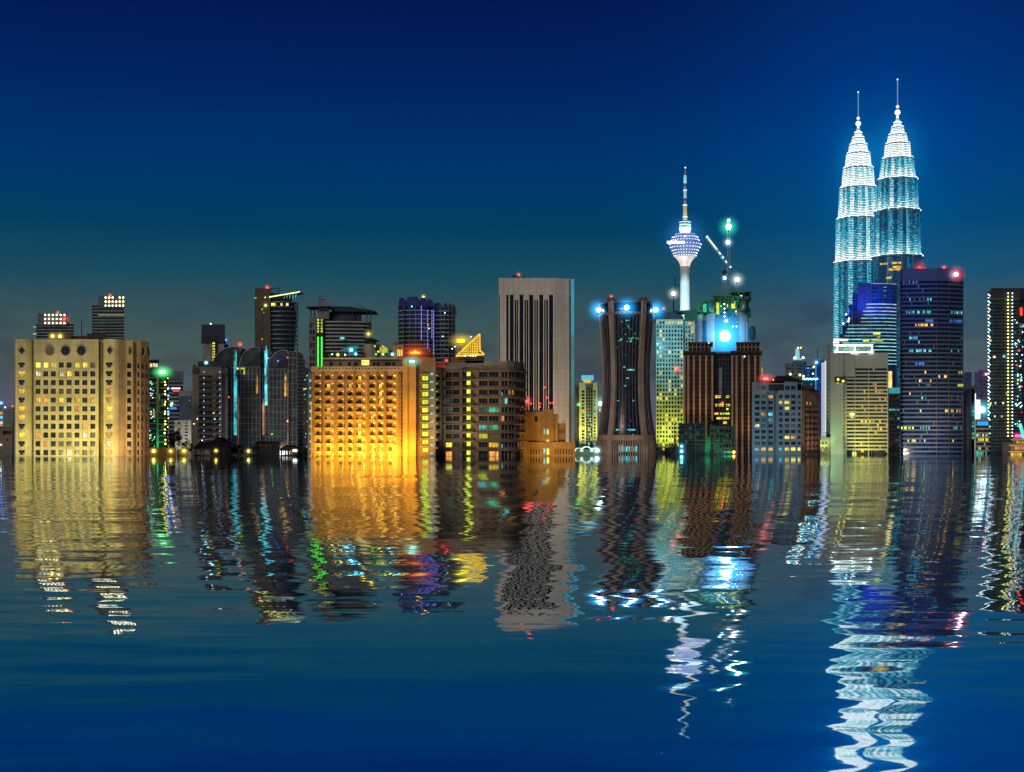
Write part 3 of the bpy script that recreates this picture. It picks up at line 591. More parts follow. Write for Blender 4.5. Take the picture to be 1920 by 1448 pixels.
LEAF = {}
def tree(lab, px, Y, pytop, pyw, n=1300, name='tree', cat='tree', tint=(.035, .06, .03), group=None, base=None, leaf=.9):
    b = Bld(name, lab, cat, Y, px, group); H = b.z(pytop); z0 = -1 if base is None else b.z(base); R = b.u(pyw) / 2; rnd = random.Random(int(px * 13 + Y))
    hh = H - z0; mb = MB(); i0 = 0; tr = max(.18, hh * .028)
    prof = [(tr * 1.5, z0), (tr, z0 + hh * .12), (tr * .7, z0 + hh * .5), (tr * .25, z0 + hh * .85)]; mb.lathe(prof, 8)
    for k in range(9):
        a = rnd.uniform(0, 2 * pi); zz = z0 + hh * rnd.uniform(.3, .7); mb.bar((0, 0, zz), (R * .7 * cos(a), R * .7 * sin(a), zz + hh * rnd.uniform(.1, .25)), tr * .3, 5)
    b.add(mb, 'trunk', wall('bark', (.06, .045, .035), .9))
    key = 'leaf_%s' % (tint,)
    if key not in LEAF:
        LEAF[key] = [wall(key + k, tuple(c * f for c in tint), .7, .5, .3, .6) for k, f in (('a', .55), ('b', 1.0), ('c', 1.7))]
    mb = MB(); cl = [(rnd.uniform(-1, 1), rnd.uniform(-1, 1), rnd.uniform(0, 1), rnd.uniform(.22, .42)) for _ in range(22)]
    cl = [c for c in cl if c[0] ** 2 + c[1] ** 2 < 1 - .75 * max(0, c[2] - .25)] or cl
    for _ in range(n):
        c = rnd.choice(cl); v = Vector((rnd.gauss(0, 1), rnd.gauss(0, 1), rnd.gauss(0, 1))).normalized() * c[3] * rnd.uniform(.55, 1.05)
        p = Vector((c[0] * R * .72 + v.x * R, c[1] * R * .72 + v.y * R, z0 + hh * (.34 + .52 * c[2]) + v.z * hh * .38)); p.z = min(p.z, H)
        s = leaf * rnd.uniform(.35, 1); t = Vector((rnd.gauss(0, 1), rnd.gauss(0, 1), rnd.gauss(0, .6))).normalized(); u = t.cross(Vector((rnd.gauss(0, 1), rnd.gauss(0, 1), rnd.gauss(0, 1)))).normalized()
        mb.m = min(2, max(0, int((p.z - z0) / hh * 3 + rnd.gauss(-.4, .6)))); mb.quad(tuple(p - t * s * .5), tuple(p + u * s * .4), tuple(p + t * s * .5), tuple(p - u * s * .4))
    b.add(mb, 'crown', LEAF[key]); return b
tree('dark spreading tree between the green sign block and the white apartments', 327, 630, 801, 36)
tree('dark low tree beside the white apartments', 350, 640, 821, 26, 900)
tree('dark tree behind the flat waterside shed', 446, 650, 833, 30, 700)
tree('black tree at the corner of the golden hotel', 571, 600, 838, 22, 600)
# ---------------------------------------------------------------- tower with a lit wing roof, pale tower with dark top, low far block
b = Bld('office_tower', 'dark curved tower with a lit tilted wing plate on its roof', 'office tower', 1000, 519)
b.shell(wall('core_brown', (.13, .11, .085)), [(478, 3), (480, 0), (507, 0), (508, 3)], 28, 541.5, {1: ([(490.5, 492), (494, 495)], rows(560, 6.2, 44, 3), lambda i, j: choose({'k': 5, 'd': 1, 'G': .3}))}, .3)
banded(b, [(507, .5)] + arc(507.5, 558.5, 0, 6, 5, 10) + [(559, 8)], 30, 566, None, 8.6, .20, .5, STEEL, GLZ)
b.box('roof_storey', CHAR, 508, 548, 549, 566.2, 3, 26); b.box('roof_block', CHAR, 478.5, 500, 540.5, 543, 1, 20)
mb = MB(); mb.m = 0
P0, P1 = (b.x(506), b.z(557.2)), (b.x(564), b.z(546.3))
mb.xz([(P0[0], P0[1]), (P1[0], P1[1] - .4), (P1[0], P1[1]), (b.x(548), b.z(548.3)), (P0[0], P0[1] + .6)], -3, 16); mb.m = 1
mb.xz([(P0[0], P0[1] - .75), (P1[0], P1[1] - 1.0), (P1[0], P1[1] - .45), (P0[0], P0[1] - .05)], -3.4, -3.02); b.add(mb, 'wing_plate', [STEEL, lamp_mat('plate_edge_light', (1, .95, .35), 1.8)])
mb = MB()
for k in range(9): mb.bar((b.x(534 + 3 * k), -1, b.z(552 - .55 * k)), (b.x(532 + 2.6 * k + (k % 2) * 3), 2, b.z(560 - (k % 3))), .16)
b.add(mb, 'truss', lamp_mat('cyan_truss', (.15, .9, .8), .55))
mb = MB(); mb.bar((b.x(506), 6, b.z(541.5)), (b.x(506), 6, b.z(539)), .5); mb.bar((b.x(503), 6, b.z(540.5)), (b.x(523), 6, b.z(538)), .3); mb.bar((b.x(520), 6, b.z(548)), (b.x(520), 6, b.z(537)), .4); b.add(mb, 'roof_crane', DARK)
for a, c, k in ((508.5, 516.5, 'Y'), (526, 530, 'w'), (536.5, 541, 'w')): b.winpx(a, c, 569.5, 575, -4.9, k, 'window', True)
b.lamp(501, 539, 1, .85, RED, (7, hR, .55)); b.lamp(498, 573, -.8, .7, YEL, (6, (.9, 1, .4), .4)); b.lamp(497.5, 558, -.8, .4, YEL)
b.winpx(477, 481, 558.3, 559.6, -.6, 'G', 'light_bar'); b.done()
for r in (8, 15, 22, 26): lit_row(b, 512, 556, r, 566, 8.6, .2, -2, 4, 'ty', 3, .05)
b = Bld('office_tower', 'pale far tower with a dark overhanging top and dotted light strip', 'office tower', 1350, 400)
b.shell(wall('pale_concrete', (.33, .34, .33)), [(379.5, 0), (420, 0)], 26, 641, None); b.box('crown', wall('crown_blue', (.05, .07, .10)), 377.8, 422, 609, 641, -3, 29)
b.box('crown_band', wall('crown_dark', (.035, .05, .075)), 377.4, 422.4, 631, 641.3, -3.6, 29.6); b.box('recess', CHAR, 397.5, 403.5, 630, None, -3.9, -.05)
for k in range(11):
    for p in (399.3, 402): b.winpx(p - .8, p + .8, 643 + 5.2 * k, 646 + 5.2 * k, -4, 'Y')
b.lamp(395, 607, 2, .8, WHITE); b.done()
b = Bld('service_tower', 'slim blue-grey stair tower with a blue lamp beside the pale far tower', 'tower', 1400, 425)
b.shell(wall('bluegrey2', (.09, .13, .18)), [(420, 0), (428, 0)], 12, 646, None); b.lamp(423, 637.5, -1, 1.0, BLU, (9, hB, .7)); mast(b, 423, 2, 632, 648, .3); b.done()
b = Bld('apartment_building', 'dark stepped block with scattered yellow windows beside the glass sails', 'apartment block', 880, 568)
for p0, p1, t, d in ((556, 567, 664, 4), (560, 572, 674, 2), (557, 579, 690, 0)): b.shell(DARKW, [(p0, d), (p1, d)], 20 + d, t, None)
for a, c, y, k in ((562, 567, 712, 'Y'), (560, 565, 728, 'Y'), (568, 572, 728, 'G'), (559, 566, 736, 'G'), (558, 566, 755, 'Y'), (559, 563, 805, 'G')): b.winpx(a, c, y, y + 3.6, -.15, k, 'window', True)
for p, y, r in ((561.5, 773, .8), (561.5, 789.5, 1.0), (561, 829, .6)): b.lamp(p, y, -1, r, YEL, (5.5, (1, .8, .3), .6), 'wall_lamp')
for k in range(34): bead(b, random.uniform(558, 578), random.uniform(696, 842), -.6, .14, random.choice([CY, GRN, WHITE]), 'lamp')
b.done()

# ---------------------------------------------------------------- banded condominium with green strips and a canopy roof
b = Bld('apartment_tower', 'white-banded apartment tower with green light strips and flat canopy roofs', 'apartment tower', 800, 637)
gr = lambda i, j: choose({'k': 12, 't': 1.5, 'd': .6})
b.shell(wall('grey_render', (.30, .29, .26)), [(579, 0), (605.5, 0), (608, 3)], 24, 596, {0: ([(581, 584.5), (586, 590), (600.5, 604.5)], rows(606, 12.4, 18, 9), gr)}, .7)
banded(b, [(608, 2)] + arc(608.2, 695, 2, 8, 3, 8), 26, 601.5, None, 6.9, .42, .9, wall('balcony_white', (.55, .53, .48)), GLZ)
b.box('roof_storey', wall('roof_dark', (.06, .075, .085)), 607, 678, 583, 601.6, 6, 24); b.box('lift_tower', GREYW, 596, 617, 562, 598, 1.5, 12); b.box('lift_tower_cap', CHAR, 597.5, 610, 560, 562.1, 3, 10)
mb = MB(); mb.xz([(b.x(575), b.z(577.5)), (b.x(620), b.z(576)), (b.x(620), b.z(574.8)), (b.x(575), b.z(576))], -3, 14); mb.xz([(b.x(620.3), b.z(583)), (b.x(702.5), b.z(583.8)), (b.x(702.5), b.z(582)), (b.x(655), b.z(574)), (b.x(620.3), b.z(573))], 3, 22); b.add(mb, 'canopy_roof', wall('canopy_dark', (.035, .05, .06)))
mb = MB()
for p, y in ((582, 577), (588, 577), (687, 583), (694, 583), (660, 583)): mb.bar((b.x(p), 3, b.z(y)), (b.x(p), 3, b.z(603)), .35)
for p, q, y0, y1 in ((672, 690, 570, 580), (690, 690, 577, 583)): mb.bar((b.x(p), 8, b.z(y0)), (b.x(q), 8, b.z(y1)), .25)
b.add(mb, 'roof_strut', DARK); mast(b, 600, 6, 553, 562, .2)
GS = lamp_mat('green_strip_light', (.10, 1, .08), 1.5)
b.box('strip_backing', CHAR, 592.8, 606.8, 597, 690, -.5, -.05)
for p in (594.8, 601.6):
    for k in range(5): b.winpx(p, p + 3.2, 598.5 + 5.4 * k, 602 + 5.4 * k, -.7, 'G', 'green_lamp')
    mb = MB()
    for k in range(13): b.bx(mb, p + .2, p + 3, 632 + 4.4 * k, 635.7 + 4.4 * k, -1.0, -.6)
    b.add(mb, 'green_strip', GS)
b.lamp(615.5, 585, 5, .5, WHITE); b.winpx(637, 646, 632, 637, -1.6, 'c', 'window', True)
for r in range(3, 12): lit_row(b, 612, 690, r, 601.5, 6.9, .42, 1, 5, 'td', 3.2, .07, .2)
b.done()

# ---------------------------------------------------------------- rounded twin glass tower with violet light strips
b = Bld('office_tower', 'curved white-banded glass tower with violet light strips down its face', 'office tower', 1100, 800)
banded(b, arc(746.5, 812, 4, 4, 8, 12), 34, 574, None, 8.0, .2, .5, BANDW, GLZG, 'floor_band')
CRB = glass('violet_crown', (.03, .03, .10), .25)
for p0, p1, t in ((747.5, 759, 559.5), (761, 787, 557.5), (788, 799, 559), (800, 811.5, 562)):
    mb = MB(); x0, x1, zt, zb = b.x(p0, -3), b.x(p1, -3), b.z(t), b.z(576); ww = x1 - x0
    mb.xz([(x0, zb), (x1, zb), (x1 - ww * .04, zt - 2.2), (x1 - ww * .16, zt), (x0 + ww * .16, zt), (x0 + ww * .04, zt - 2.2)], -4, 30); b.add(mb, 'crown_shell', CRB)
b2 = banded(b, arc(814, 854, 8, 10, 7, 8), 36, 582, None, 8.0, .2, .5, BANDW, GLZG, 'floor_band')
for p0, p1, t in ((814, 829, 567), (830.5, 840, 568), (841, 847, 568.5), (848, 853.5, 570.5)):
    mb = MB(); x0, x1, zt, zb = b.x(p0, 2), b.x(p1, 2), b.z(t), b.z(583); ww = x1 - x0
    mb.xz([(x0, zb), (x1, zb), (x1 - ww * .02, zt - 3), (x1 - ww * .3, zt), (x0 + ww * .15, zt), (x0 + ww * .03, zt - 3)], 3, 34); b.add(mb, 'crown_shell', wall('crown_teal', (.03, .06, .075), .4))
VI = lamp_mat('violet_strip_light', (.28, .22, 1), 1.6)
for p, a, c in ((790.2, 575, 641), (801.8, 583, 655), (809.8, 583, 640), (813, 583, 668)):
    mb = MB()
    for k in range(int((c - a) / 6)): b.bx(mb, p - .5, p + .5, a + 6 * k, a + 6 * k + random.uniform(3.5, 5.6), -5.2, -4.6)
    b.add(mb, 'violet_strip', VI)
mb = MB()
for p in (757, 768, 779, 826, 833, 841, 848): b.bx(mb, p - .35, p + .35, 572, None, -3.9 if p < 800 else 2.0, 4)
b.add(mb, 'mullion', STEEL)
b.lamp(793.8, 556.5, 2, .9, AMB, (7, (1, .45, .08), .6))
for p, y, m in ((803, 611, RED), (804.5, 617, CY), (772, 576, CY), (834, 588, CY), (830, 632, CY), (853, 651, WHITE), (848, 655, WHITE)): bead(b, p, y, -5, .4, m, 'lamp')
b.done(); flood(b, 775, 590, -30, 778, 566, 0, (.15, .15, 1), 2200, 100)  # violet fill added to lighten the crown

# ---------------------------------------------------------------- golden floodlit hotel with roof terrace
b = Bld('hotel_building', 'golden floodlit hotel covered in small balconies, with a roof terrace', 'hotel', 560, 690)
bays = [(589.5, 605.5), (608.5, 629), (632, 647.5), (650.5, 664.5), (666.5, 688.5), (692, 706), (708, 720), (724, 746)]
R_ = rows(703.6, 14.85, 11, 9.6)
gold = wall('ochre_wall', (.52, .33, .13), .85); mb = MB()
A, B_ = b.pt(585, 0), b.pt(752, 0); Lw = B_[0] - A[0]; us = [((p - 585) / 167 * Lw, (q - 585) / 167 * Lw) for p, q in bays]; vs = [(b.z(c), b.z(a)) for a, c in R_]
b.facade(mb, A, B_, -4, b.z(698), us, vs, .8, None, panes=False)
mb.quad((A[0], 0, -4), (A[0], 22, -4), (A[0], 22, b.z(698)), (A[0], 0, b.z(698))); mb.quad((A[0], 0, b.z(698)), (B_[0], 0, b.z(698)), (B_[0], 22, b.z(698)), (A[0], 22, b.z(698)))
for i, (p, q) in enumerate(bays):                # the back walls of the balconies, one side of each bay splayed out
    x0, x1 = b.x(p), b.x(q); xm = x0 + (x1 - x0) * (.62 if i in (1, 4, 7) else .78)
    mb.quad((x0, .8, -4), (xm, .8, -4), (xm, .8, b.z(700)), (x0, .8, b.z(700))); mb.quad((xm, .8, -4), (x1, .03, -4), (x1, .03, b.z(700)), (xm, .8, b.z(700)))
b.add(mb, 'wall', gold)
lit_cells = {(4, 6): 'Y', (4, 5): 'o', (4, 7): 'Y', (1, 5): 'o', (3, 1): 'y', (1, 1): 'y', (4, 1): 'y', (6, 3): 'y', (7, 4): 'o', (6, 2): 'y', (2, 5): 'd'}
for i, (p, q) in enumerate(bays):
    x0 = b.x(p); ww = b.x(q) - x0
    for j, (a, c) in enumerate(R_):
        cx = x0 + ww * (.34 if i in (1, 4, 7) else .42)
        b.win(cx, .74, (b.z(a) + b.z(c)) / 2 - .05, 0, 1.35, b.z(a) - b.z(c) - .35, lit_cells.get((i, j), choose({'k': 12, 'd': 1, 'y': .8})))
def balcony(i, j):
    p, q = bays[i]; a, c = R_[j]; mb = MB(); x0, x1 = b.x(p) - .1, b.x(q) - .25 - (b.x(q) - b.x(p)) * (.3 if i in (1, 4, 7) else .1); z = b.z(c) - .2
    mb.box(x0, x1, -.55, -.02, z - .14, z); mb.box(x0, x1, -.55, -.47, z, z + .32); mb.box(x0, x0 + .08, -.47, -.02, z, z + .32); mb.box(x1 - .08, x1, -.47, -.02, z, z + .32)
    return b.add(mb, 'balcony', wall('balcony_render', (.56, .42, .24), .85))
BL1, BL2 = lamp_mat('soffit_lamp_dim', (1, .45, .06), 5), lamp_mat('soffit_lamp_bright', (1, .56, .05), 15)
for i, (p, q) in enumerate(bays):
    for j in range(11):
        balcony(i, j); a, c = R_[j]; x0, x1 = b.x(p), b.x(q); xs = x0 + (x1 - x0) * (.66 if i in (1, 4, 7) else .6)
        mb = MB(); mb.box(xs, xs + .5, .25, .4, b.z(a) - .22, b.z(a) - .1); b.add(mb, 'soffit_lamp', BL2 if i >= 4 and (j > 2 or i > 5) or j > 6 and i in (1, 3) else BL1)
mb = MB()
for p, q in [(585, 589.5)] + [(bays[i][1], bays[i + 1][0]) for i in range(7)] + [(746, 752)]: b.bx(mb, p - .4, q + .6, 699, None, -.75, -.03)
b.add(mb, 'pier', wall('shaded_ochre', (.30, .18, .06), .85))  # shade between the bays is put into this darker ochre
b.shell(BEIGE, [(583, -.5), (756, -.5)], 23, 687.5, {0: ([(598.3 + 6.15 * k, 600.9 + 6.15 * k) for k in range(25)], [(689.6, 692.3)], lambda i, j: 'k')}, .5, 'parapet', 697.8)
b.shell(wall('terrace_wall', (.33, .29, .23)), [(607, 3), (754, 3)], 20, 673.5, {0: ([(618, 624), (636, 640), (652, 658), (663, 671), (699, 704), (706, 712), (722, 733), (735, 741)], [(678.5, 685)], lambda i, j: 'k')}, .8, 'terrace_storey', 687.4)
b.box('terrace_slab', BEIGE, 605, 756, 670.3, 673.4, 1.6, 21.5); b.winpx(678, 692, 674.4, 684, 2.9, 'Y', 'sign_panel'); b.winpx(680, 690, 676, 683, 2.8, 'w', 'sign_panel')
# orange pier and stair wing
b.shell(OCHRE, [(755, -1.2), (780, -1.2), (780.5, 1)], 22, 672, None, name='corner_pier'); b.box('pier_rib', OCHRE, 763, 764.4, 673, None, -1.7, -1.22)
b.shell(BROWN, [(780.6, .8), (816.5, .8), (817, 3)], 22, 671, {0: ([(791, 803)], rows(704.5, 15, 10, 9.2), lambda i, j: 'G')}, .6, 'stair_wing')
mb = MB()
for k in range(10): b.bx(mb, 787, 806, 701.6 + 15 * k, 703.4 + 15 * k, -.1, .79)
b.add(mb, 'window_hood', BEIGE)
for k in range(11): b.winpx(806.8, 813, 699 + 14.9 * k, 703.2 + 14.9 * k, .7, 'c', 'stair_lamp')
for k in range(12): b.winpx(580.2, 583.6, 711 + 14.3 * k, 716 + 14.3 * k, 2, 'c', 'stair_lamp')
b.shell(TAUPE, [(577, 3), (584, 3)], 20, 698, None, name='stair_wing'); mb = MB(); b.bx(mb, 582.8, 584.6, 752, None, .4, 2.9); b.add(mb, 'light_strip', lamp_mat('orange_strip', (1, .40, .08), .8))
# signs and roof things
red = MB(); X = b.u(14); red.xz([(X * cos(2 * pi * k / 24), b.u(5.6) * sin(2 * pi * k / 24)) for k in range(24)], 0, .5); red.m = 1; red.box(-b.u(9), b.u(9), -.12, -.01, -b.u(2.2), b.u(1.2)); red.xz([(-b.u(2.5), b.u(1.3)), (b.u(2.5), b.u(1.3)), (b.u(3), b.u(4.2)), (b.u(1), b.u(2.6)), (0, b.u(5)), (-b.u(1), b.u(2.6)), (-b.u(3), b.u(4.2))], -.14, -.02)
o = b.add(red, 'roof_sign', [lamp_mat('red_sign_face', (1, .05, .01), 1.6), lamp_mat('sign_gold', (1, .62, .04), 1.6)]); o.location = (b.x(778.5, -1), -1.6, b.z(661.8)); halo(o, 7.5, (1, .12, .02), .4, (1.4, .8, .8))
mb = MB()
for p in (771, 786): mb.bar((b.x(p), -1, b.z(666)), (b.x(p), -1, b.z(672.5)), .12)
b.add(mb, 'sign_post', DARK)
sign(b, 767, 778, 675.8, 681, -1.5, lamp_mat('mint_sign', (.35, 1, .75), 2.0), 'sign', (3.4, (.2, 1, .7), .7), .25); b.winpx(763, 764.8, 672, 684, -1.8, 'g', 'light_bar')
mb = MB(); mb.lathe([(b.u(16.5), b.z(672)), (b.u(16), b.z(643))], 8, b.x(692), 10); b.add(mb, 'turret', BEIGE)
mb = MB(); mb.lathe([(b.u(9.5), b.z(643)), (b.u(9.3), b.z(636))], 8, b.x(692), 10); b.add(mb, 'turret_lantern', wall('lantern_dark', (.08, .07, .055)))
mb = MB(); mb.lathe([(b.u(16.5), b.z(636.3)), (b.u(9), b.z(633.5)), (b.u(1), b.z(630.5))], 8, b.x(692), 10); b.add(mb, 'turret_roof', ROOF)
b.shell(BROWN, [(736, 2), (744, 1), (757, 1), (759, 3)], 9, 647, {1: ([(745.2, 746.8), (748.8, 750.4), (752.4, 754)], [(655, 667.5)], lambda i, j: 'Y')}, .4, 'stair_house', 671); b.box('chimney', BROWN, 739, 744.5, 639.5, 647.1, 3, 6)
mb = MB(); xs = [b.x(p) for p in (638, 671)]
mb.quad((xs[0], 1.5, b.z(655)), (xs[1], 1.5, b.z(648)), (xs[1] - .8, 5, b.z(646)), (xs[0] + 1, 5, b.z(652.5))); mb.quad((xs[0], 1.5, b.z(656)), (xs[1], 1.5, b.z(654)), (xs[1], 1.5, b.z(648)), (xs[0], 1.5, b.z(655)))
for p in (640, 645, 654, 661, 667): mb.bar((b.x(p), 1.7, b.z(654)), (b.x(p), 1.7, b.z(671)), .09)
b.add(mb, 'awning', lamp_mat('cyan_awning', (.02, .42, .55), .5)); b.lamp(658.5, 656, 1, .75, CY, (5.5, hC, .8), 'terrace_lamp')
for p, y, r, m, h in ((623, 664, .3, YEL, 0), (633.5, 665, .5, YEL, 3), (647, 665, .4, YEL, 0), (667, 663.5, .55, CY, 3), (705, 664, .4, GRN, 0), (718, 664, .45, YEL, 0), (735.5, 664, .6, CY, 3), (703, 649, .3, GRN, 0), (709, 659, .3, YEL, 0), (691.5, 628, .0, AMB, 0), (691, 626, .55, AMB, 5)):
    if r: b.lamp(p, y, 1.2, r, m, (h, hY if m in (YEL, AMB) else hC, .6) if h else None, 'terrace_lamp')
mb = MB()
for k in range(7): b.bx(mb, 712 + 2.3 * k, 713.8 + 2.3 * k, 646 + 2 * abs(2 - k) * .8, 660, 4, 4.3)
b.add(mb, 'lit_screen', lit('lit_screen', (.75, .78, .03), .9, .6)); b.done()
for p, hpx, s in ((613, 657, 10), (628, 660, 8), (707, 644, 9), (726, 650, 8), (733, 655, 8), (678, 655, 9), (640, 661, 9)):
    tree('small %s plant on the golden hotel roof terrace' % {613: 'dark bushy corner', 628: 'dark low', 707: 'tall yellow-lit', 726: 'yellow-lit', 733: 'dark leafy', 678: 'dark slender', 640: 'dark spreading'}[p], p, 566, hpx, s, 160, 'roof_plant', 'plant', (.06, .08, .03), 'plants on the roof terrace', 671, .45)
for p, hpx in ((800, 656), (808, 658)): tree('dark palm on the stair wing roof of the golden hotel, %s' % ('by the red sign' if p == 800 else 'at its corner'), p, 566, hpx, 12, 160, 'roof_plant', 'plant', (.05, .05, .03), 'plants on the roof terrace', 671.5, .5)
GO = (1, .53, .035)
for x, wv, dg in ((598, 900, 70), (620, 1700, 75), (642, 1300, 75), (662, 2000, 75), (680, 4200, 80), (702, 3000, 75), (726, 9500, 85), (742, 6500, 80)): flood(b, x - 5, 848, -7, x + 2, 790, 1.4, GO, wv * (.2 if x > 670 else .8), 160, .4)
flood(b, 680, 850, -26, 684, 760, 0, (1, .55, .06), 16000, 150); flood(b, 770, 850, -9, 768, 800, -1, (1, .37, .02), 3600, 150, .4); flood(b, 768, 850, -5, 768, 740, -1, (1, .36, .02), 900, 90)
for p in (727.5,): pass

# ---------------------------------------------------------------- brown residential block with rounded corner
b = Bld('apartment_building', 'brown apartment block with a rounded corner and a yellow stair window column', 'apartment block', 572, 900)
pj = {(0, 8): 'Y', (0, 9): 'o', (0, 3): 't', (0, 4): 't', (1, 9): 'd'}; pm = {(0, 4): 't', (1, 4): 'g', (0, 6): 'c', (1, 6): 'g', (0, 7): 'G', (1, 7): 'd', (1, 8): 'y', (1, 9): 'o'}
R_ = rows(697.5, 16.5, 10, 9.6)
pts = [(816.8, 4), (831, 4), (831.3, 1.2), (867, 1.2), (867.3, 3), (871, 3), (888, 3), (888.3, 1), (939, 1)] + [(939 + 46 * sin(pi / 2 * k / 5), 1 + 15 * (1 - cos(pi / 2 * k / 5))) for k in range(1, 6)]
pc = lambda i, j: choose({'k': 30, 'd': 2, 'o': 1.5, 'c': .6, 'g': .6})
segs = {0: ([(817.8, 825)], rows(706, 15.2, 9, 7), lambda i, j: 'Y' if j == 9 else 'k'), 2: ([(835.5, 847.8), (849.2, 861.5)], R_, lambda i, j: pj.get((i, j), 'k')), 5: ([(875, 882)], rows(696.8, 16.5, 10, 7.6), lambda i, j: 'G'),
        7: ([(898, 914.5), (916.5, 935)], R_, lambda i, j: pm.get((i, j), 'k'))}
for s_, (a, c) in zip(range(8, 13), zip([p[0] for p in pts[8:]], [p[0] for p in pts[9:]])):
    if c - a > 3: segs[s_] = ([(a + (c - a) * .10, a + (c - a) * .46), (a + (c - a) * .54, a + (c - a) * .90)], R_, pc)
b.shell(TAUPE, pts, 30, 688.5, segs, .8)
mb = MB()
Pq = [b.pt(*p) for p in pts[7:]]
for k in range(11):
    z = b.z(694.6 + 16.5 * k); mb.box(b.x(866.5), b.x(896), -.1, .98, z - .45, z); mb.box(b.x(831), b.x(867), .6, 1.18, z - .75, z - .3)
    for (xa, ya), (xb, yb) in zip(Pq, Pq[1:]): mb.prism([(xa, ya - .02), (xb, yb - .02), (xb + .9, yb - .9), (xa + (.9 if xa > b.x(940) else 0), ya - .9)][::-1], z - .5, z)
b.add(mb, 'floor_ledge', BROWN)
mb = MB()
for k in range(10):
    for p in (869.5, 886.5): b.bx(mb, p - 3, p + 3, 705.5 + 16.5 * k, 710.5 + 16.5 * k, .2, 2.6)
b.add(mb, 'balcony', wall('dark_rail', (.06, .05, .04)))
b.shell(BEIGE, [(907, 2)] + [(q[0] - (2 if q[0] > 940 else 0), q[1] + 1) for q in pts[8:]], 29, 677, None, name='roof_parapet', pybot=688.4)
b.shell(wall('pale_render', (.40, .36, .30)), [(841, 2.5), (907, 2.5)], 24, 680.5, {0: ([(844 + 5.5 * k, 846.3 + 5.5 * k) for k in range(6)], [(683.2, 685.4)], lambda i, j: 'k')}, .5, 'roof_storey', 688.3)
b.box('roof_block', BROWN, 846, 874, 668, 680.6, 5, 14); b.box('lattice_base', CHAR, 871, 908, 667, 676, 3, 18)
AM = lit('amber_lattice', (1, .58, .04), 1.2, .35, .3)
mb = MB(); d = 2.6; T = [(b.x(854.5), b.z(667.3)), (b.x(899), b.z(625.5)), (b.x(899.8), b.z(657)), (b.x(908), b.z(664))]
for p, q in ((T[0], T[1]), (T[1], T[2]), (T[2], T[3]), (T[3], T[0])): mb.bar((p[0], d, p[1]), (q[0], d, q[1]), .42)
for k in range(1, 13):
    x = T[0][0] + (T[1][0] - T[0][0]) * k / 13; mb.bar((x, d, b.z(666.5)), (x, d, T[0][1] + (T[1][1] - T[0][1]) * k / 13), .2)
for k in range(1, 9):
    z = T[0][1] + (T[1][1] - T[0][1]) * k / 9; mb.bar((T[0][0] + (T[1][0] - T[0][0]) * k / 9, d, z), (T[1][0], d, z), .12)
mb.m = 1; mb.quad((T[0][0], d + .4, T[0][1]), (T[3][0], d + .4, T[3][1]), (T[2][0], d + .4, T[2][1]), (T[1][0], d + .4, T[1][1])); b.add(mb, 'lattice_fin', [AM, lit('amber_lattice_fill', (.7, .22, .02), .10, .5, .4)])
mb = MB(); mb.xz([(b.x(857), b.z(663)), (b.x(860), b.z(628)), (b.x(895), b.z(627)), (b.x(866), b.z(660))], 5, 5.6); b.add(mb, 'slanted_roof', wall('pale_roof', (.45, .42, .36)))
b.box('lamp_post', BEIGE, 857, 861, 628, 668, 3.4, 4.8); sign(b, 856.5, 871, 634.5, 642, 3.0, lamp_mat('yellow_sign', (1, .88, .02), 1.8), 'sign', (4.5, hY, .6), .3)
for p in (871.5, 882, 887, 891.5): bead(b, p, 666.8, 2.2, .22, WHITE, 'lamp')
b.lamp(883, 630, 4.5, .25, CY)
mb = MB()
for p0, p1, t in ((938, 946, 675), (950, 962, 674), (964, 969, 675.2)): b.bx(mb, p0, p1, t, 677.1, 8, 12)
b.add(mb, 'roof_plant_room', DARK)
mb = MB()
for k in range(9): mb.bar((b.x(818 + 2.4 * k), 6, b.z(688.5)), (b.x(816.5 + 2.4 * k + (k % 3)), 6.4, b.z(676.5 + (k * 7 % 5))), .22)
b.add(mb, 'red_roof_frame', lit('red_roof_light', (.8, .03, .03), .55, .8)); b.lamp(837, 675, 4, .5, RED, (3.5, hR, .5))
for k in range(10): bead(b, 819, 703.5 + 15.2 * k, 3.6, .13, lamp_mat('small_lamp', (1, .95, .8), 2), 'lamp')
for y in (740, 837): b.winpx(941, 942.3, y - 4, y + 3, .4, 'c', 'light_bar')
b.done(); flood(b, 846, 850, -18, 850, 740, 0, (1, .8, .45), 3000, 100); flood(b, 877, 851, -3, 878, 740, 2.6, (.9, .85, .1), 900, 50)  # first spot: frontal fill added to brighten the facade

# ---------------------------------------------------------------- tall pale tower with black vertical slots
b = Bld('office_tower', 'tallest pale tower, with black vertical slots under a blank white top', 'office tower', 950, 1006)
TW = wall('tower_white', (.68, .64, .55), .65, .14, .35, .05, joint=(3.2, 3.6, .14))
q = lambda zx: 740 + zx / 3.713
full = [(779, 791), (804, 826), (871, 894), (939, 963), (1009, 1032), (1077, 1101)]; short = [(836, 846), (851, 859), (905, 914), (920, 930), (973, 981), (988, 997), (1042, 1050), (1057, 1067)]
pts = [(935.2, 0), (1039.6, 0), (1067.5, 4), (1067.8, 7), (1069.8, 7), (1070, 5), (1076.8, 7)]
mb = MB(); A, B_ = b.pt(935.2), b.pt(1039.6); L_ = B_[0] - A[0]; z1, zf, zs = b.z(521.5), b.z(552.8), b.z(562.5)
full = [(a - 2, c + 2) for a, c in full]; short = [(a - 1, c + 1) for a, c in short]; U = lambda zx: (q(zx) - 935.2) / 104.4 * L_
b.facade(mb, A, B_, -4, zs, [(U(a), U(c)) for a, c in sorted(full + short)] , [(-3.9, zs - .01)], .6, None, panes=False)
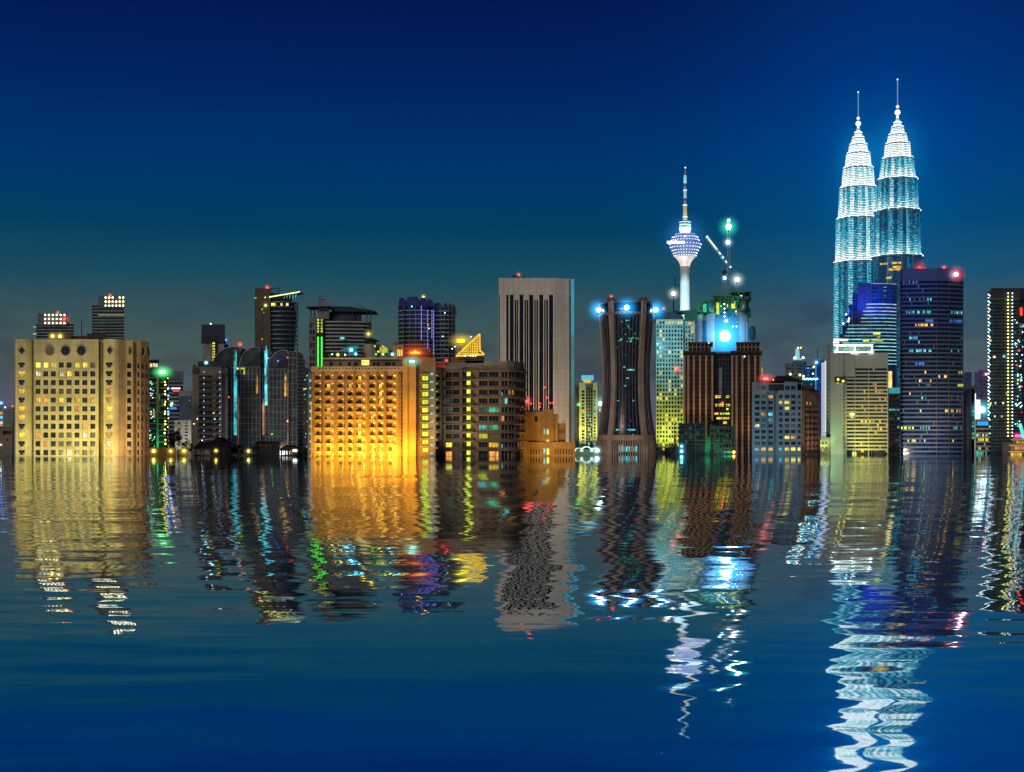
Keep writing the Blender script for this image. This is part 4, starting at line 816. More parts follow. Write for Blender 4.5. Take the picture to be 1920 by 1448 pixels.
b.facade(mb, (A[0], A[1] ), B_, zs, zf, [(U(a), U(c)) for a, c in full], [(zs + .001, zf - .01)], .6, None, panes=False)
P = [b.pt(*p) for p in pts]
mb.quad((*A, zf), (*B_, zf), (*B_, z1), (*A, z1))
for p0, p1 in zip(P[1:], P[2:]): mb.quad((*p0, -4), (*p1, -4), (*p1, z1), (*p0, z1))
mb.quad((P[-1][0], P[-1][1], -4), (P[-1][0], 40, -4), (P[-1][0], 40, z1), (P[-1][0], P[-1][1], z1)); mb.quad((A[0], 0, -4), (A[0], 40, -4), (A[0], 40, z1), (A[0], 0, z1))
mb.quad(*[(*p, z1) for p in P + [(P[-1][0], 40), (A[0], 40)]]); b.add(mb, 'wall', TW)
for zx0, zx1 in full + short:
    g = MB(); x0, x1 = b.x(q(zx0)), b.x(q(zx1)); g.quad((x0, 0.58, -4), (x1, 0.58, -4), (x1, 0.58, zf + 1), (x0, 0.58, zf + 1))
    b.add(g, 'window_slot', glass('slot_glass', (.006, .007, .012), .15))
b.box('corner_slot', CHAR, 935.9, 937.3, 553, None, -.12, -.01); mb = MB()
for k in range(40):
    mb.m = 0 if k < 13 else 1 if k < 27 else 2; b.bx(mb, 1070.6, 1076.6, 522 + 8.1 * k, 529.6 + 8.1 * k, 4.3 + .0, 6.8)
b.add(mb, 'lit_edge', [lit('edge_wash_high', (.04, .46, .66), .75, .4, .06), lit('edge_wash_mid', (.08, .45, .50), .5, .4, .06), lit('edge_wash_low', (.22, .42, .36), .4, .4, .06)])  # cyan light on the edge wall painted as emission, dimmer downward
b.box('corner_slot', CHAR, 1067.3, 1070.2, 553, None, 4.4, 6.9)
b.box('parapet', TW, 934.7, 1077, 520.4, 521.5, 8.5, 40.4)
mb = MB(); b.bx(mb, 957, 986, 518, 521.5, 10, 18); b.bx(mb, 962, 966, 514, 518, 11, 14); mb.bar((b.x(960), 12, b.z(514)), (b.x(972), 12, b.z(511.5)), .5); mb.bar((b.x(978), 12, b.z(518)), (b.x(984), 12, b.z(515)), .4); b.bx(mb, 968, 972, 512.5, 518, 12, 14); b.add(mb, 'roof_crane', DARK)
b.lamp(972.3, 511.5, 11, .8, RED, (6, hR, .5))
for p, y in ((988, 753), ): b.lamp(p, y, -2.5, 1.2, RED, (11, hR, .8))
for p, y in ((1025.5, 746), (1021, 727), (1032, 756), (1037, 755.5), (1012, 763), (1013, 757), (996, 757), (990, 747)): bead(b, p, y, -2, .45, RED, 'lamp')
b.done()
flood(b, 985, 846, -90, 985, 640, 0, (1, .88, .70), 16000, 70); flood(b, 1058, 846, -24, 1055, 740, 0, (1, .66, .36), 8000, 120);  # first spot: distant warm fill added for the flat front

# ---------------------------------------------------------------- stepped ochre block in front of it
b = Bld('office_building', 'stepped ochre building with slit windows in front of the pale slotted tower', 'building', 590, 1030)
sl = lambda i, j: 'k'
b.shell(OCHRE, [(983, 0), (1078.5, 0)], 20, 829.2, {0: ([(994.5 + 5.2 * k, 996.7 + 5.2 * k) for k in range(5)] + [(1041, 1043.2) if 0 else (1040.2 + 5.2 * k, 1042.4 + 5.2 * k) for k in range(7)], [(842, 852)], sl)}, .5)
b.shell(OCHRE, [(984, 2), (1017, 2)], 18, 771.5, {0: ([(1002.5, 1008)], [(780, 791)], sl)}, .5, 'wall', 829.1)
b.shell(OCHRE, [(1017, 1.2), (1038.5, 1.2)], 18, 767.5, {0: ([(1024.5, 1030)], [(804.5, 815.5), (824, 829)], lambda i, j: 'Y')}, .4, 'stair_tower', 829.15)
mb = MB()
for k in range(5): b.bx(mb, 1019 + 4 * k, 1020.6 + 4 * k, 768.2, 800, .8, 1.18)
b.add(mb, 'rib', OCHRE)
b.shell(OCHRE, [(1038.5, 2), (1046.5, 2)], 18, 776, None, name='wall', pybot=829.12)
b.shell(OCHRE, [(1046.5, 3), (1060.5, 3)], 18, 793.5, {0: ([(1049 + 4 * k, 1050.8 + 4 * k) for k in range(3)], [(804.5, 812), (824, 828.8)], sl)}, .4, 'wall', 829.18)
b.winpx(1024.5, 1030, 841, 853, -.15, 'Y', 'window', True)
for y in (804, 841): b.winpx(1019.5, 1022, y, y + 10, 1.1 if y < 820 else -.1, 'c', 'light_bar')
b.box('roof_block', BRICKR, 985, 1012, 769.5, 771.4, 3, 12); mast(b, 1055.5, 5, 787, 794, .1); b.done()
flood(b, 1030, 848, -16, 1030, 810, 0, (1, .50, .08), 2300, 150, .4)

# ---------------------------------------------------------------- pale slim tower with a cyan crown box, lit canopies
b = Bld('apartment_tower', 'slim pale yellow-lit tower with a glowing cyan box on top', 'apartment tower', 1100, 1099)
b.shell(wall('tan_side', (.22, .25, .22)), [(1078, 8), (1086, 0)], 26, 721, {0: ([(1079.2 + 1.6 * 0, 1080.2)], rows(742, 4.2, 20, 1.6), lambda i, j: 'w' if j % 1 == 0 else 'k')}, .3, 'side_wing')
b.shell(PALEB, [(1086.2, 0), (1098, 0), (1098.3, 2.5), (1112, 2.5), (1112.3, 0), (1120, 0)], 26, 717.5, {0: ([(1090.5, 1096)], rows(732, 6.2, 18, 4.6), lambda i, j: choose({'k': 5, 'y': 2, 't': 1})), 4: ([(1112.9, 1117)], rows(732, 6.2, 18, 4.4), lambda i, j: choose({'k': 3, 't': 2, 'c': 1}))}, .5)
mb = MB(); mb.box(b.x(1098.6), b.x(1111.6), 1.4, 2.4, -4, b.z(726)); b.add(mb, 'glass_shaft', GLZB); mb = MB(); lattice(mb, b.x(1098.6), b.x(1111.6), -2, b.z(726), 1.35, 3, 22, .12); b.add(mb, 'glazing_grid', BANDW)
for k in range(7): b.winpx(1103 + (k % 3) * 2.5, 1105.3 + (k % 3) * 2.5, 776 + 9 * k, 781 + 9 * k, 1.0, 'c')
b.box('crown_box', lamp_mat('cyan_crown', (.10, .62, .85), .85), 1090, 1113, 703.5, 712, 1, 14); b.box('crown_base', lamp_mat('amber_crown', (.95, .62, .12), .8), 1094, 1108, 711.9, 717.6, 2, 13)
b.lamp(1084.5, 759, -1.5, 1.0, GRN, (6, hG, .4)); b.done()
flood(b, 1100, 842, -26, 1100, 760, 0, (1, .86, .12), 34000, 90)
b = Bld('floodlight_mast', 'short floodlight mast glaring white-green beside the hourglass tower', 'mast', 1000, 1126)
mast(b, 1126, 0, 760, 846, .5, STEEL, 'mast'); o = b.lamp(1126, 757, 0, 1.9, ICE, (18, (.25, 1, .6), .5), 'floodlight'); b.winpx(1123, 1132, 764, 772, -1, 'w', 'lamp_panel')
for k in range(11): b.winpx(1128.5, 1132, 775 + 6 * k, 779 + 6 * k, 2, 'w', 'light_bar')
b.done(); flood(b, 1126, 756, 6, 1140, 830, 18, (.8, 1, .9), 4000, 120)
b = Bld('canopy_hall', 'low hall of white-lit arched canopies between ochre block and hourglass tower', 'canopy', 760, 1100)
CAN = lit('lit_canopy', (.75, 1, .75), 1.3, .55, .4)
for i, (c, r) in enumerate(((1086, 8), (1101, 11), (1117, 8))):
    mb = MB(); n = 12
    for k in range(n):
        a0, a1 = pi * k / n, pi * (k + 1) / n; R0, R1 = b.u(r), b.u(r) * .86
        mb.xz([(b.x(c) + R0 * cos(a0), b.z(847) + R0 * .9 * sin(a0)), (b.x(c) + R0 * cos(a1), b.z(847) + R0 * .9 * sin(a1)), (b.x(c) + R1 * cos(a1), b.z(847) + R1 * .9 * sin(a1)), (b.x(c) + R1 * cos(a0), b.z(847) + R1 * .9 * sin(a0))], 0, 14)
    b.add(mb, 'arch_canopy', CAN)
b.box('back_wall', wall('hall_back', (.15, .2, .17)), 1079, 1128, 843, None, 14.2, 15); b.lamp(1119, 845, -1, 1.1, ICE, (8, (.6, 1, .9), .8), 'canopy_lamp'); b.done()
# ---------------------------------------------------------------- hourglass tower
b = Bld('office_tower', 'dark hourglass-shaped tower with five pale ribs and three blue crown lamps', 'office tower', 900, 1179)
s_ = b.Y / F; RIBW = wall('rib_concrete', (.46, .36, .28), .7)
prof = [(850, 56.5), (827, 56.0), (826, 54.5), (815, 54), (800, 51.0), (780, 47.6), (760, 45.4), (740, 43.9), (715, 42.9), (690, 43.0), (660, 44.6), (625, 47.4), (600, 49.8), (585, 51.2), (565, 52.2)]
def rad(py):
    for (a, ra), (c, rc) in zip(prof, prof[1:]):
        if a >= py >= c: return (ra + (rc - ra) * (a - py) / (a - c)) * s_ if a != c else ra * s_
    return prof[-1][1] * s_ if py < 565 else prof[0][1] * s_
CY0 = 55 * s_
mb = MB(); mb.lathe([(r * s_ - .3, b.z(p) if p < 850 else -4) for p, r in prof], 60, 0, CY0); b.add(mb, 'glass_body', glass('hour_glass', (.010, .014, .030), .22), None, True)
def ribmesh(ang, w_, dep, y0, y1, n=24, taper=1.0):
    mb = MB(); ca, sa = sin(ang), -cos(ang); ta, tb = cos(ang), sin(ang); i0 = 0
    for k in range(n + 1):
        py = y0 + (y1 - y0) * k / n; r0, r1 = rad(py) - .5, rad(py) + dep; z = b.z(py) if k or y0 < 850 else -4; ww = w_ * (1 + (taper - 1) * k / n)
        mb.v += [(ca * r + ta * t, CY0 + sa * r + tb * t, z) for r, t in ((r0, -ww), (r1, -ww), (r1, ww), (r0, ww))]
    for k in range(n):
        for e in range(3): mb.f.append((4 * k + e, 4 * k + e + 1, 4 * k + e + 5, 4 * k + e + 4)); mb.mi.append(0)
    mb.f.append(tuple(4 * n + e for e in range(4))); mb.mi.append(0); return mb
for k in range(5):
    a0 = radians(-38 + 72 * k); b.add(ribmesh(a0, 1.9, 1.0, 850, 560, taper=.85), 'rib', RIBW)
    for j in range(1, 9):
        if cos(a0 + radians(8 * j)) > -.3: b.add(ribmesh(a0 + radians(8 * j), .12, .16, 816, 588, 18), 'mullion', wall('mullion_dark', (.24, .22, .22), .6))
    for j in range(1, 16):
        if cos(a0 + radians(4.5 * j)) > -.2: b.add(ribmesh(a0 + radians(4.5 * j), .34, .55, 850, 826, 3), 'base_fin', RIBW)
    mb = MB(); r = rad(560); x, y = r * sin(a0), CY0 - r * cos(a0); mb.box(x - 3, x + 3, y - 1.8, y + 2.2, b.z(562), b.z(558.5)); mb.box(x - 2.0, x + 2.0, y - 1.2, y + 1.6, b.z(558.5), b.z(556.5)); b.add(mb, 'rib_cap', wall('cap_grey', (.12, .13, .15)))
    for j in range(9):                            # lancet heads between the mullions
        a = a0 + radians(8 * j + (4 if j < 8 else 4))
        if cos(a) > -.2 and j < 9: b.add(ribmesh(a, .55, .25, 588.5, 584, 3, .3), 'lancet_head', RIBW)
mb = MB(); mb.lathe([(55 * s_, b.z(826.5)), (56.2 * s_, b.z(824)), (55.4 * s_, b.z(817)), (54.2 * s_, b.z(815.5)), (53.0 * s_, b.z(815.5)), (52.0 * s_, b.z(826.5))], 60, 0, CY0); b.add(mb, 'ring_beam', RIBW, None, True)
mb = MB(); mb.lathe([(51.0 * s_, b.z(588)), (51.3 * s_, b.z(583.5)), (50.2 * s_, b.z(583.5))], 60, 0, CY0); mb.lathe([(51.4 * s_, b.z(566)), (51.6 * s_, b.z(563.5)), (48 * s_, b.z(563.2))], 60, 0, CY0); b.add(mb, 'crown_ring', wall('crown_ring', (.20, .19, .19)), None, True)
for px, a in ((1128, -75), (1175, -4), (1229.5, 76)):
    r = rad(577) + 1.6; x, y = r * sin(radians(a)), CY0 - r * cos(radians(a)); o = b.lamp(1179, 577, 0, 1.9, ICE, (19, (.01, .40, 1), 1.8), 'crown_lamp'); o.location = (x, y, b.z(577))
rp = lambda px, py: (b.x(px), CY0 - math.sqrt(max(1, (rad(py) + .1) ** 2 - b.x(px) ** 2)) )
for k in range(60):
    p, y = random.uniform(1157, 1200), random.choice([random.uniform(594, 660), random.uniform(600, 840)])
    x, d = rp(p, y); w_ = random.uniform(.5, 1.6); b.win(x, d - .02, b.z(y), 0, w_, random.uniform(.5, .9), random.choice('tttccgkd'), 'lit_pane', False)
for p, y, w_ in ((1181, 693, 2.6), (1187, 693, 2.6), (1159, 806, 2.4), (1181, 806, 3), (1187, 806, 3), (1173, 723, 1.6), (1166, 635, 1.5), (1182, 634, 2.6), (1195, 634, 2)): x, d = rp(p, y); b.win(x, d - .04, b.z(y), 0, w_, .9, 'c' if y > 640 else 'g', 'lit_pane', False)
for k in range(6): x, d = rp(1159 + 6 * k, 841); b.win(x + 1, d - .05, b.z(842), 0, 1.7, 3.2, 'c', 'lit_pane', False)
b.lamp(1146, 553.5, 8, .7, RED, (5, hR, .5)); b.done()
flood(b, 1179, 846, -50, 1179, 815, 0, (1, .70, .48), 6500, 120)

# ---------------------------------------------------------------- yellow and cyan lit apartment tower
b = Bld('apartment_tower', 'many-windowed apartment tower lit yellow at its foot and cyan above', 'apartment tower', 1000, 1262)
cw = [(1231.5 + 5.6 * k, 1234.9 + 5.6 * k) for k in range(9)]
def po(i, j):
    if j == 0: return random.choice('kccyykyy'); 
    return choose({'k': 16, 't': 2, 'd': 1, 'y': .8 + .14 * j * (i in (2, 5)) + .05 * j, 'w': .5})
R_ = rows(602.5, 7.9, 31, 5.0)
b.shell(PALEB, [(1230, 0), (1281, 0), (1282, 4), (1303, 4)], 26, 599, {0: (cw, R_, po), 2: ([(1285.5, 1289), (1291, 1294.5), (1296.5, 1300)], R_, po)}, .6)
mb = MB()
for k in range(10): b.bx(mb, 1230.2 + 5.6 * k, 1230.9 + 5.6 * k, 600, None, -.5, -.02)
b.add(mb, 'pilaster', PALEB)
mb = MB(); mb.xz([(b.x(1231), b.z(598.8)), (b.x(1234), b.z(590)), (b.x(1247), b.z(584)), (b.x(1262), b.z(585)), (b.x(1281), b.z(592)), (b.x(1283), b.z(598.8))], 1, 22); b.add(mb, 'roof', wall('roof_slate', (.03, .06, .09), .6))
b.box('green_netting', wall('green_net', (.02, .14, .09), .8), 1283, 1306, 581, 601, 2, 24); b.box('green_netting', wall('green_net', (.02, .14, .09), .8), 1262, 1284, 580.5, 585, 6, 22)
b.lamp(1244.5, 577.5, 5, .7, RED, (5, hR, .5)); b.lamp(1270, 692.5, -2, 1.2, RED, (9, hR, .6)); mast(b, 1244.5, 5, 578, 588, .2); b.done()
flood(b, 1244, 848, -22, 1248, 760, 0, (.95, 1, .10), 15000, 100); flood(b, 1268, 848, -18, 1262, 760, 0, (1, .9, .10), 8000, 100); flood(b, 1255, 640, -46, 1255, 640, 0, (.20, .85, 1), 17000, 100)
b = Bld('floodlight_mast', 'thin mast with a white floodlight beside the tall ball-topped tower', 'mast', 1500, 1263); mast(b, 1263, 0, 551, 846, .7, DARK, 'mast'); b.lamp(1263, 551, -1, 2.6, WHITE, (20, (1, .95, .85), .6), 'floodlight'); mast(b, 1266, 0, 520, 548, .5); b.done()

# ---------------------------------------------------------------- brown tower pair joined by a glass middle
b = Bld('office_tower', 'twin-shafted brown tower with orange-lit piers and a recessed glass middle', 'office tower', 950, 1354)
DG = glass('bronze_glass', (.022, .017, .015), .14); FL = wall('floor_edge', (.06, .05, .045)); PIER = wall('pier_brown', (.52, .32, .20), .8)
for p0, p1, piers, c0, c1 in ((1281.5, 1338, (1283, 1290.5, 1301, 1312.5, 1324, 1335.5), 1291, 1336), (1371, 1428, (1373, 1381, 1392, 1404, 1416, 1426), 1381, 1424)):
    mb = MB(); b.bx(mb, p0, p1, 660, None, 0, 30); b.add(mb, 'glass_body', DG)
    mb = MB()
    for k in range(23): b.bx(mb, p0 - .3, p1 + .3, 666 + 8.2 * k, 668.8 + 8.2 * k, -.45, .3)
    b.add(mb, 'floor_edge', FL)
    for p in piers: b.box('pier', PIER, p - 1.9, p + 1.9, 667, None, -1.6, -.46)
    for a, c in zip(piers, piers[1:]): b.box('mullion', FL, (a + c) / 2 - .5, (a + c) / 2 + .5, 668, None, -.9, -.46)
    b.box('roof_slab', FL, p0 - .6, p1 + .6, 658, 661.5, -1.2, 31)
    b.box('roof_storey', DG, c0, c1, 643, 658.1, 3, 26)
    mb = MB(); x0, x1 = b.x(c0, 2.8), b.x(c1, 2.8); lattice(mb, x0, x1, b.z(658), b.z(643), 2.8, 6, 2, .2); b.add(mb, 'crown_frame', PIER); b.box('roof_slab', FL, c0 - 1, c1 + 1, 641.2, 643, 1.6, 27)
b.box('glass_link', glass('link_glass', (.010, .022, .04), .1), 1338.3, 1370.7, 662, None, 7, 24); b.box('link_cap', SLATE, 1338.3, 1370.7, 658.5, 662, 4, 25)
mb = MB(); lattice(mb, b.x(1338.5, 7), b.x(1370.5, 7), -2, b.z(664), 7, 6, 22, .22, .5); b.add(mb, 'glazing_grid', wall('grid_blue', (.07, .10, .13)))
for k, (y, ps) in enumerate(((741, (1343, 1347, 1350, 1363, 1366)), (757, (1343, 1348, 1351, 1355, 1363, 1367)), (765, (1364,)), (773.5, (1341, 1345, 1352, 1357, 1362, 1366)), (782, (1345, 1349, 1353, 1358, 1362, 1366)), (790, (1358, 1361)))):
    for p in ps: b.winpx(p - 1.7, p + 1.7, y, y + 4.6, 6.4, random.choice('YYGy'))
b.lamp(1354.5, 756, 4, 1.0, RED, (5, hR, .5)); b.box('vent_shaft', SLATE, 1348, 1354, 688, 740, 5.2, 6.4)
b.lamp(1396, 669, -2, .5, CY); b.winpx(1427.6, 1429, 679, 687, -1, 'b', 'light_bar'); b.winpx(1428.4, 1429.2, 690, 705, -1, 'y', 'light_bar'); b.winpx(1333, 1338, 652, 660, -1.9, 'c', 'light_bar'); b.lamp(1329, 643, 1, .4, CY); b.done()
for x, wv in ((1290, 5200), (1302, 7000), (1314, 6000), (1325, 6000), (1336, 5000), (1381, 8000), (1393, 6000), (1404, 11000), (1416, 5000)): flood(b, x, 800 if x < 1340 else 847, -6, x, 690 if x < 1340 else 720, -1, (1, .46, .14), wv * .3, 42, .9)
b = Bld('building_frame', 'dark unfinished low building with green-lit bays under the brown towers', 'building', 820, 1320)
b.shell(wall('green_black', (.035, .05, .045)), [(1272.5, 0), (1322, 0)], 16, 794, {0: ([(1277 + 7.2 * k, 1282.5 + 7.2 * k) for k in range(6)], rows(800, 8.6, 5, 5.8), lambda i, j: choose({'k': 8, 't': 2}))}, 1.2)
b.shell(wall('green_grey', (.09, .11, .09)), [(1331, 0), (1378, 0)], 16, 799, {0: ([(1333.5 + 5.6 * k, 1337.5 + 5.6 * k) for k in range(8)], rows(804, 9.6, 5, 6.6), lambda i, j: choose({'k': 6, 't': 4, 'g': .35 * (j > 3)}))}, 1.2)
b.box('green_netting', wall('green_net2', (.04, .30, .16), .9), 1322, 1331, 819, None, -.6, 14); mb = MB()
for k in range(7): p = 1268 + 18 * k; mb.bar((b.x(p), -1.4, -2), (b.x(p), -1.4, b.z(793 + (k * 5) % 9)), .16)
for y in (805, 815.5, 826): mb.bar((b.x(1268), -1.4, b.z(y)), (b.x(1376), -1.4, b.z(y)), .12)
b.add(mb, 'scaffold', STEEL); b.box('hoarding', wall('green_black', (.035, .05, .045)), 1258, 1273, 838, None, 1, 4); mb = MB()
for p, y in ((1259, 832), (1264.5, 795), (1266, 820)): b.bx(mb, p - .8, p + .8, y, None, 0, .8)
b.add(mb, 'post', DARK)
for p, y, r in ((1278, 837, .7), (1278, 846.5, 1.0)): b.lamp(p, y, -2, r, CY, (6.5, hC, .8), 'site_lamp')
b.lamp(1376, 848, -2, 1.0, AMB, (3.5, (1, .4, .05), .5), 'site_lamp'); b.winpx(1357, 1372, 846, 849.5, -.3, 'g', 'light_bar')
b.done(); flood(b, 1326, 850, -9, 1326, 820, 0, (.1, 1, .5), 700, 100); flood(b, 1352, 850, -8, 1354, 830, 0, (.1, 1, .5), 500, 100)
for p, t, w_ in ((1306, 789, 18), (1337, 783, 22), (1350, 790, 26), (1290, 792, 16)):
    tree('black bushy tree %s the unfinished low building' % {1306: 'above the middle of', 1337: 'rising highest behind', 1350: 'spreading widest behind', 1290: 'smallest behind'}[p], p, 842, t, w_, 500, 'tree', 'tree', (.015, .022, .018), 'trees behind the unfinished building', 822, .8)

# ---------------------------------------------------------------- tower under construction with its cranes
b = Bld('construction_tower', 'tower under construction wrapped in green netting with a huge white floodlight', 'construction site', 1150, 1360)
NET = wall('net_green', (.02, .17, .10), .85, .6, .5, .3); CONC = wall('raw_concrete', (.28, .31, .32), .85)
b.box('core', wall('core_dark', (.04, .08, .10)), 1313, 1404, 600, None, 6, 34)
for a, c, t in ((1325, 1340, 588), (1386, 1396.5, 585), (1309, 1317, 590), (1398, 1402, 585)): b.box('shaft', CONC, a, c, t, None, 1, 8)
for p0, p1, y0, y1, d0, d1 in ((1308, 1328, 565, 589, -.5, 26), (1337, 1372, 553.5, 586, -1, 28), (1370, 1408, 546, 563, -2, 28), (1374, 1404, 560, 586, 0, 26), (1396, 1408, 578, 602, -1, 10)):
    mb = MB(); p = p0
    while p < p1 - .5:
        e = min(p1, p + random.uniform(2.2, 5.5)); u = random.random(); mb.m = random.choice((0, 0, 1, 2))
        b.bx(mb, p, e, y0 + random.uniform(-1.5, 3), y1 - (random.uniform(-4, 9) if u < .7 else 14), d0 + random.uniform(-.8, .8), d1); p = e
    b.add(mb, 'green_netting', [NET, wall('net_dark', (.02, .07, .055)), wall('net_green2', (.02, .13, .09), .85, .6, .5, .3)])
mb = MB()
for p0, p1, y, d in ((1306, 1328, 566, -1), (1335, 1374, 554, -1.5), (1340, 1360, 552.5, -1.5), (1369, 1409, 547, -2.5), (1372, 1409, 556, -2.5), (1374, 1406, 564, -1)): b.bx(mb, p0, p1, y, y + 1.4, d - 1, d + 3)
for k in range(16): p = 1308 + 6.4 * k; y = 560 if p < 1335 else 549 if p < 1368 else 542.5; mb.bar((b.x(p), -1.5, b.z(y)), (b.x(p), -1.5, b.z(y + 26)), .22)
b.add(mb, 'scaffold', wall('scaffold_green', (.07, .22, .15)))
mb = MB(); mb.lathe([(b.u(8), b.z(584.5)), (b.u(8.4), b.z(565)), (b.u(7.5), b.z(562))], 16, b.x(1394), -3); b.add(mb, 'hopper', CHAR, None, True)
mb = MB(); mb.lathe([(b.u(5), b.z(587)), (b.u(6.5), b.z(578)), (b.u(6.3), b.z(572)), (b.u(3.8), b.z(566)), (b.u(.8), b.z(562.5))], 16, b.x(1332.5), -3); b.add(mb, 'silo', wall('silo_blue', (.08, .22, .32), .5), None, True)
b.box('silo_base', CHAR, 1326, 1340, 578, 588, -4, 1)
mb = MB(); mb.lathe([(b.u(2), b.z(638)), (b.u(6), b.z(633)), (b.u(6.4), b.z(622)), (b.u(5), b.z(613)), (b.u(1), b.z(610))], 14, b.x(1413), 6); b.add(mb, 'hanging_net', wall('net_dark', (.03, .12, .10)), None, True)
for a, c, y0, y1, k in ((1343, 1348.5, 568, 590, 'G'), (1363, 1365, 571, 577, 'G'), (1371, 1378, 570, 579, 'G'), (1377, 1378.5, 566, 579, 'Y'), (1318, 1325, 570, 586, 'g'), (1379, 1385, 588, 592, 'g'), (1379, 1385, 603, 606, 'g')): b.winpx(a, c, y0, y1, -1.8, k, 'lit_bay')
for p, y, m in ((1358, 571, WHITE), (1358.5, 579.5, WHITE), (1358.5, 587, WHITE), (1358.5, 594, WHITE), (1352, 575, GRN), (1374, 613, WHITE), (1381, 613, WHITE), (1380, 585, YEL), (1390, 556, WHITE)): bead(b, p, y, -3, .55, m, 'site_lamp')
b.lamp(1361.5, 602.5, -3, 1.1, WHITE, (9, (.4, .6, 1), .7), 'site_lamp')
o = b.lamp(1359, 631.5, -6, 4.4, lamp_mat('white_floodlight', (1, 1, .96), 14), (56, (.01, .42, 1), 2.6), 'floodlight', 20)
b.done()
flood(b, 1350, 600, -10, 1348, 560, -1, (.2, 1, .35), 1500, 120); flood(b, 1390, 580, -12, 1390, 550, -2, (.2, 1, .3), 1200, 120); flood(b, 1316, 590, -10, 1316, 575, -1, (.1, 1, .6), 1200, 120); flood(b, 1359, 632, -26, 1359, 632, 0, (.03, .40, 1), 2600, 130)
b = Bld('tower_crane', 'tall tower crane with two glaring lamps up its lattice mast', 'crane', 1160, 1366, 'cranes on the construction tower')
def lat_mast(b, x0, z0, x1, z1, w_, d=0, n=12, name='mast', mat=None):
    mb = MB(); P, Q = Vector((x0, d, z0)), Vector((x1, d, z1)); t = (Q - P).normalized(); nrm = Vector((-t.z, 0, t.x)) * w_
    for s in (-1, 1):
        for e in (-w_, w_): o_ = Vector((0, e, 0)); mb.bar(P + nrm * s + o_, Q + nrm * s + o_, w_ * .16)
    for k in range(n):
        a, c = P.lerp(Q, k / n), P.lerp(Q, (k + 1) / n); s = 1 if k % 2 else -1
        for e in (-w_, w_): o_ = Vector((0, e, 0)); mb.bar(a + nrm * s + o_, c - nrm * s + o_, w_ * .11)
    return b.add(mb, name, mat or wall('crane_steel', (.30, .42, .46), .5))
lat_mast(b, b.x(1366), b.z(556), b.x(1366), b.z(408), 1.0, 0, 40); mast(b, 1366.5, 0, 396, 408, .25)
b.lamp(1366, 426, -1.5, 2.6, lamp_mat('crane_lamp', (.9, 1, .92), 16), (24, (.05, 1, .6), .8), 'crane_lamp'); b.lamp(1366.3, 414, -1.2, 1.3, ICE, None, 'crane_lamp'); b.lamp(1365, 455, -1.5, 1.9, ICE, (13, (.5, .75, 1), .7), 'crane_lamp'); b.done()
b = Bld('tower_crane', 'crane with a raised jib studded with white lamps above the green netting', 'crane', 1170, 1358, 'cranes on the construction tower')
lat_mast(b, b.x(1358.5), b.z(556), b.x(1358.5), b.z(505), 1.4, 0, 12)
lat_mast(b, b.x(1370), b.z(504), b.x(1324), b.z(444), 1.1, -1.6, 22, 'jib', wall('jib_pale', (.45, .5, .5), .5)); mb = MB(); mb.lathe([(.8, b.z(517)), (b.u(4.6), b.z(513)), (b.u(4.2), b.z(509)), (.6, b.z(506))], 12, b.x(1358), -1); b.add(mb, 'crane_cab', DARK)
for t, m, l in ((.04, WHITE, .03), (.20, ICE, .05), (.34, CY, .04), (.47, ICE, .06), (.60, CY, .05), (.68, WHITE, .09), (.82, lamp_mat('pale_yellow_lamp', (.85, .95, .6), 1.1), .13), (.93, CY, .07), (.985, ICE, .03)):
    x0, z0, x1, z1 = b.x(1370), b.z(504), b.x(1324), b.z(444); mb = MB(); f = lambda t: (x0 + (x1 - x0) * t, -2.9, z0 + (z1 - z0) * t); mb.bar(f(t - l * .7), f(min(1, t + l * .7)), .55 if l > .04 else .9, 6); b.add(mb, 'jib_lamp', lamp_mat(m.name + '_soft', tuple(m.node_tree.nodes['Emission'].inputs[0].default_value)[:3], 1.4))
b.lamp(1358.8, 522, -2, 1.4, lamp_mat('pale_blue_floodlight', (.5, .8, 1), 9), (9, (.1, .5, 1), .7), 'crane_lamp'); b.done()
b = Bld('floodlight_mast', 'short floodlight mast glaring white on the netted construction tower', 'mast', 1160, 1382)
lat_mast(b, b.x(1381.5), b.z(552), b.x(1382), b.z(526), 1.0, 0, 8); b.lamp(1382, 525, -1.5, 2.2, WHITE, (18, (.85, .95, 1), .7), 'floodlight'); mast(b, 1387.5, 0, 502, 520, .3); b.done()

# ---------------------------------------------------------------- telecom tower
b = Bld('telecom_tower', 'tall white telecom tower with a lit ball-like pod and needle mast', 'tower', 1900, 1284.5)
V = lambda zx: zx / 5.17 * 1900 / F; PY = lambda zy: b.z(300 + zy / 5.17)
WHT = wall('tower_concrete', (.70, .74, .74), .7, .12, .15, .03)
mb = MB(); mb.lathe([(V(52), -4), (V(49), PY(1450)), (V(47), PY(1200)), (V(46), PY(1035))], 32); b.add(mb, 'shaft', WHT, None, True)
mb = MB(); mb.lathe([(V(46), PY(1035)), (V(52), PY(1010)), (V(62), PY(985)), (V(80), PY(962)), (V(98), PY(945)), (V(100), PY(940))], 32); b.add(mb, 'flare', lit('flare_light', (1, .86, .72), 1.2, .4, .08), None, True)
pod = [(100, 938), (110, 915), (122, 888), (138, 858), (148, 832), (149, 815), (138, 790), (122, 760), (108, 738), (95, 722)]
mb = MB(); mb.lathe([(V(r * .96), PY(y)) for r, y in pod], 40); b.add(mb, 'pod', lit('pod_glass', (.22, .27, .66), .6, .6, .2), None, True)
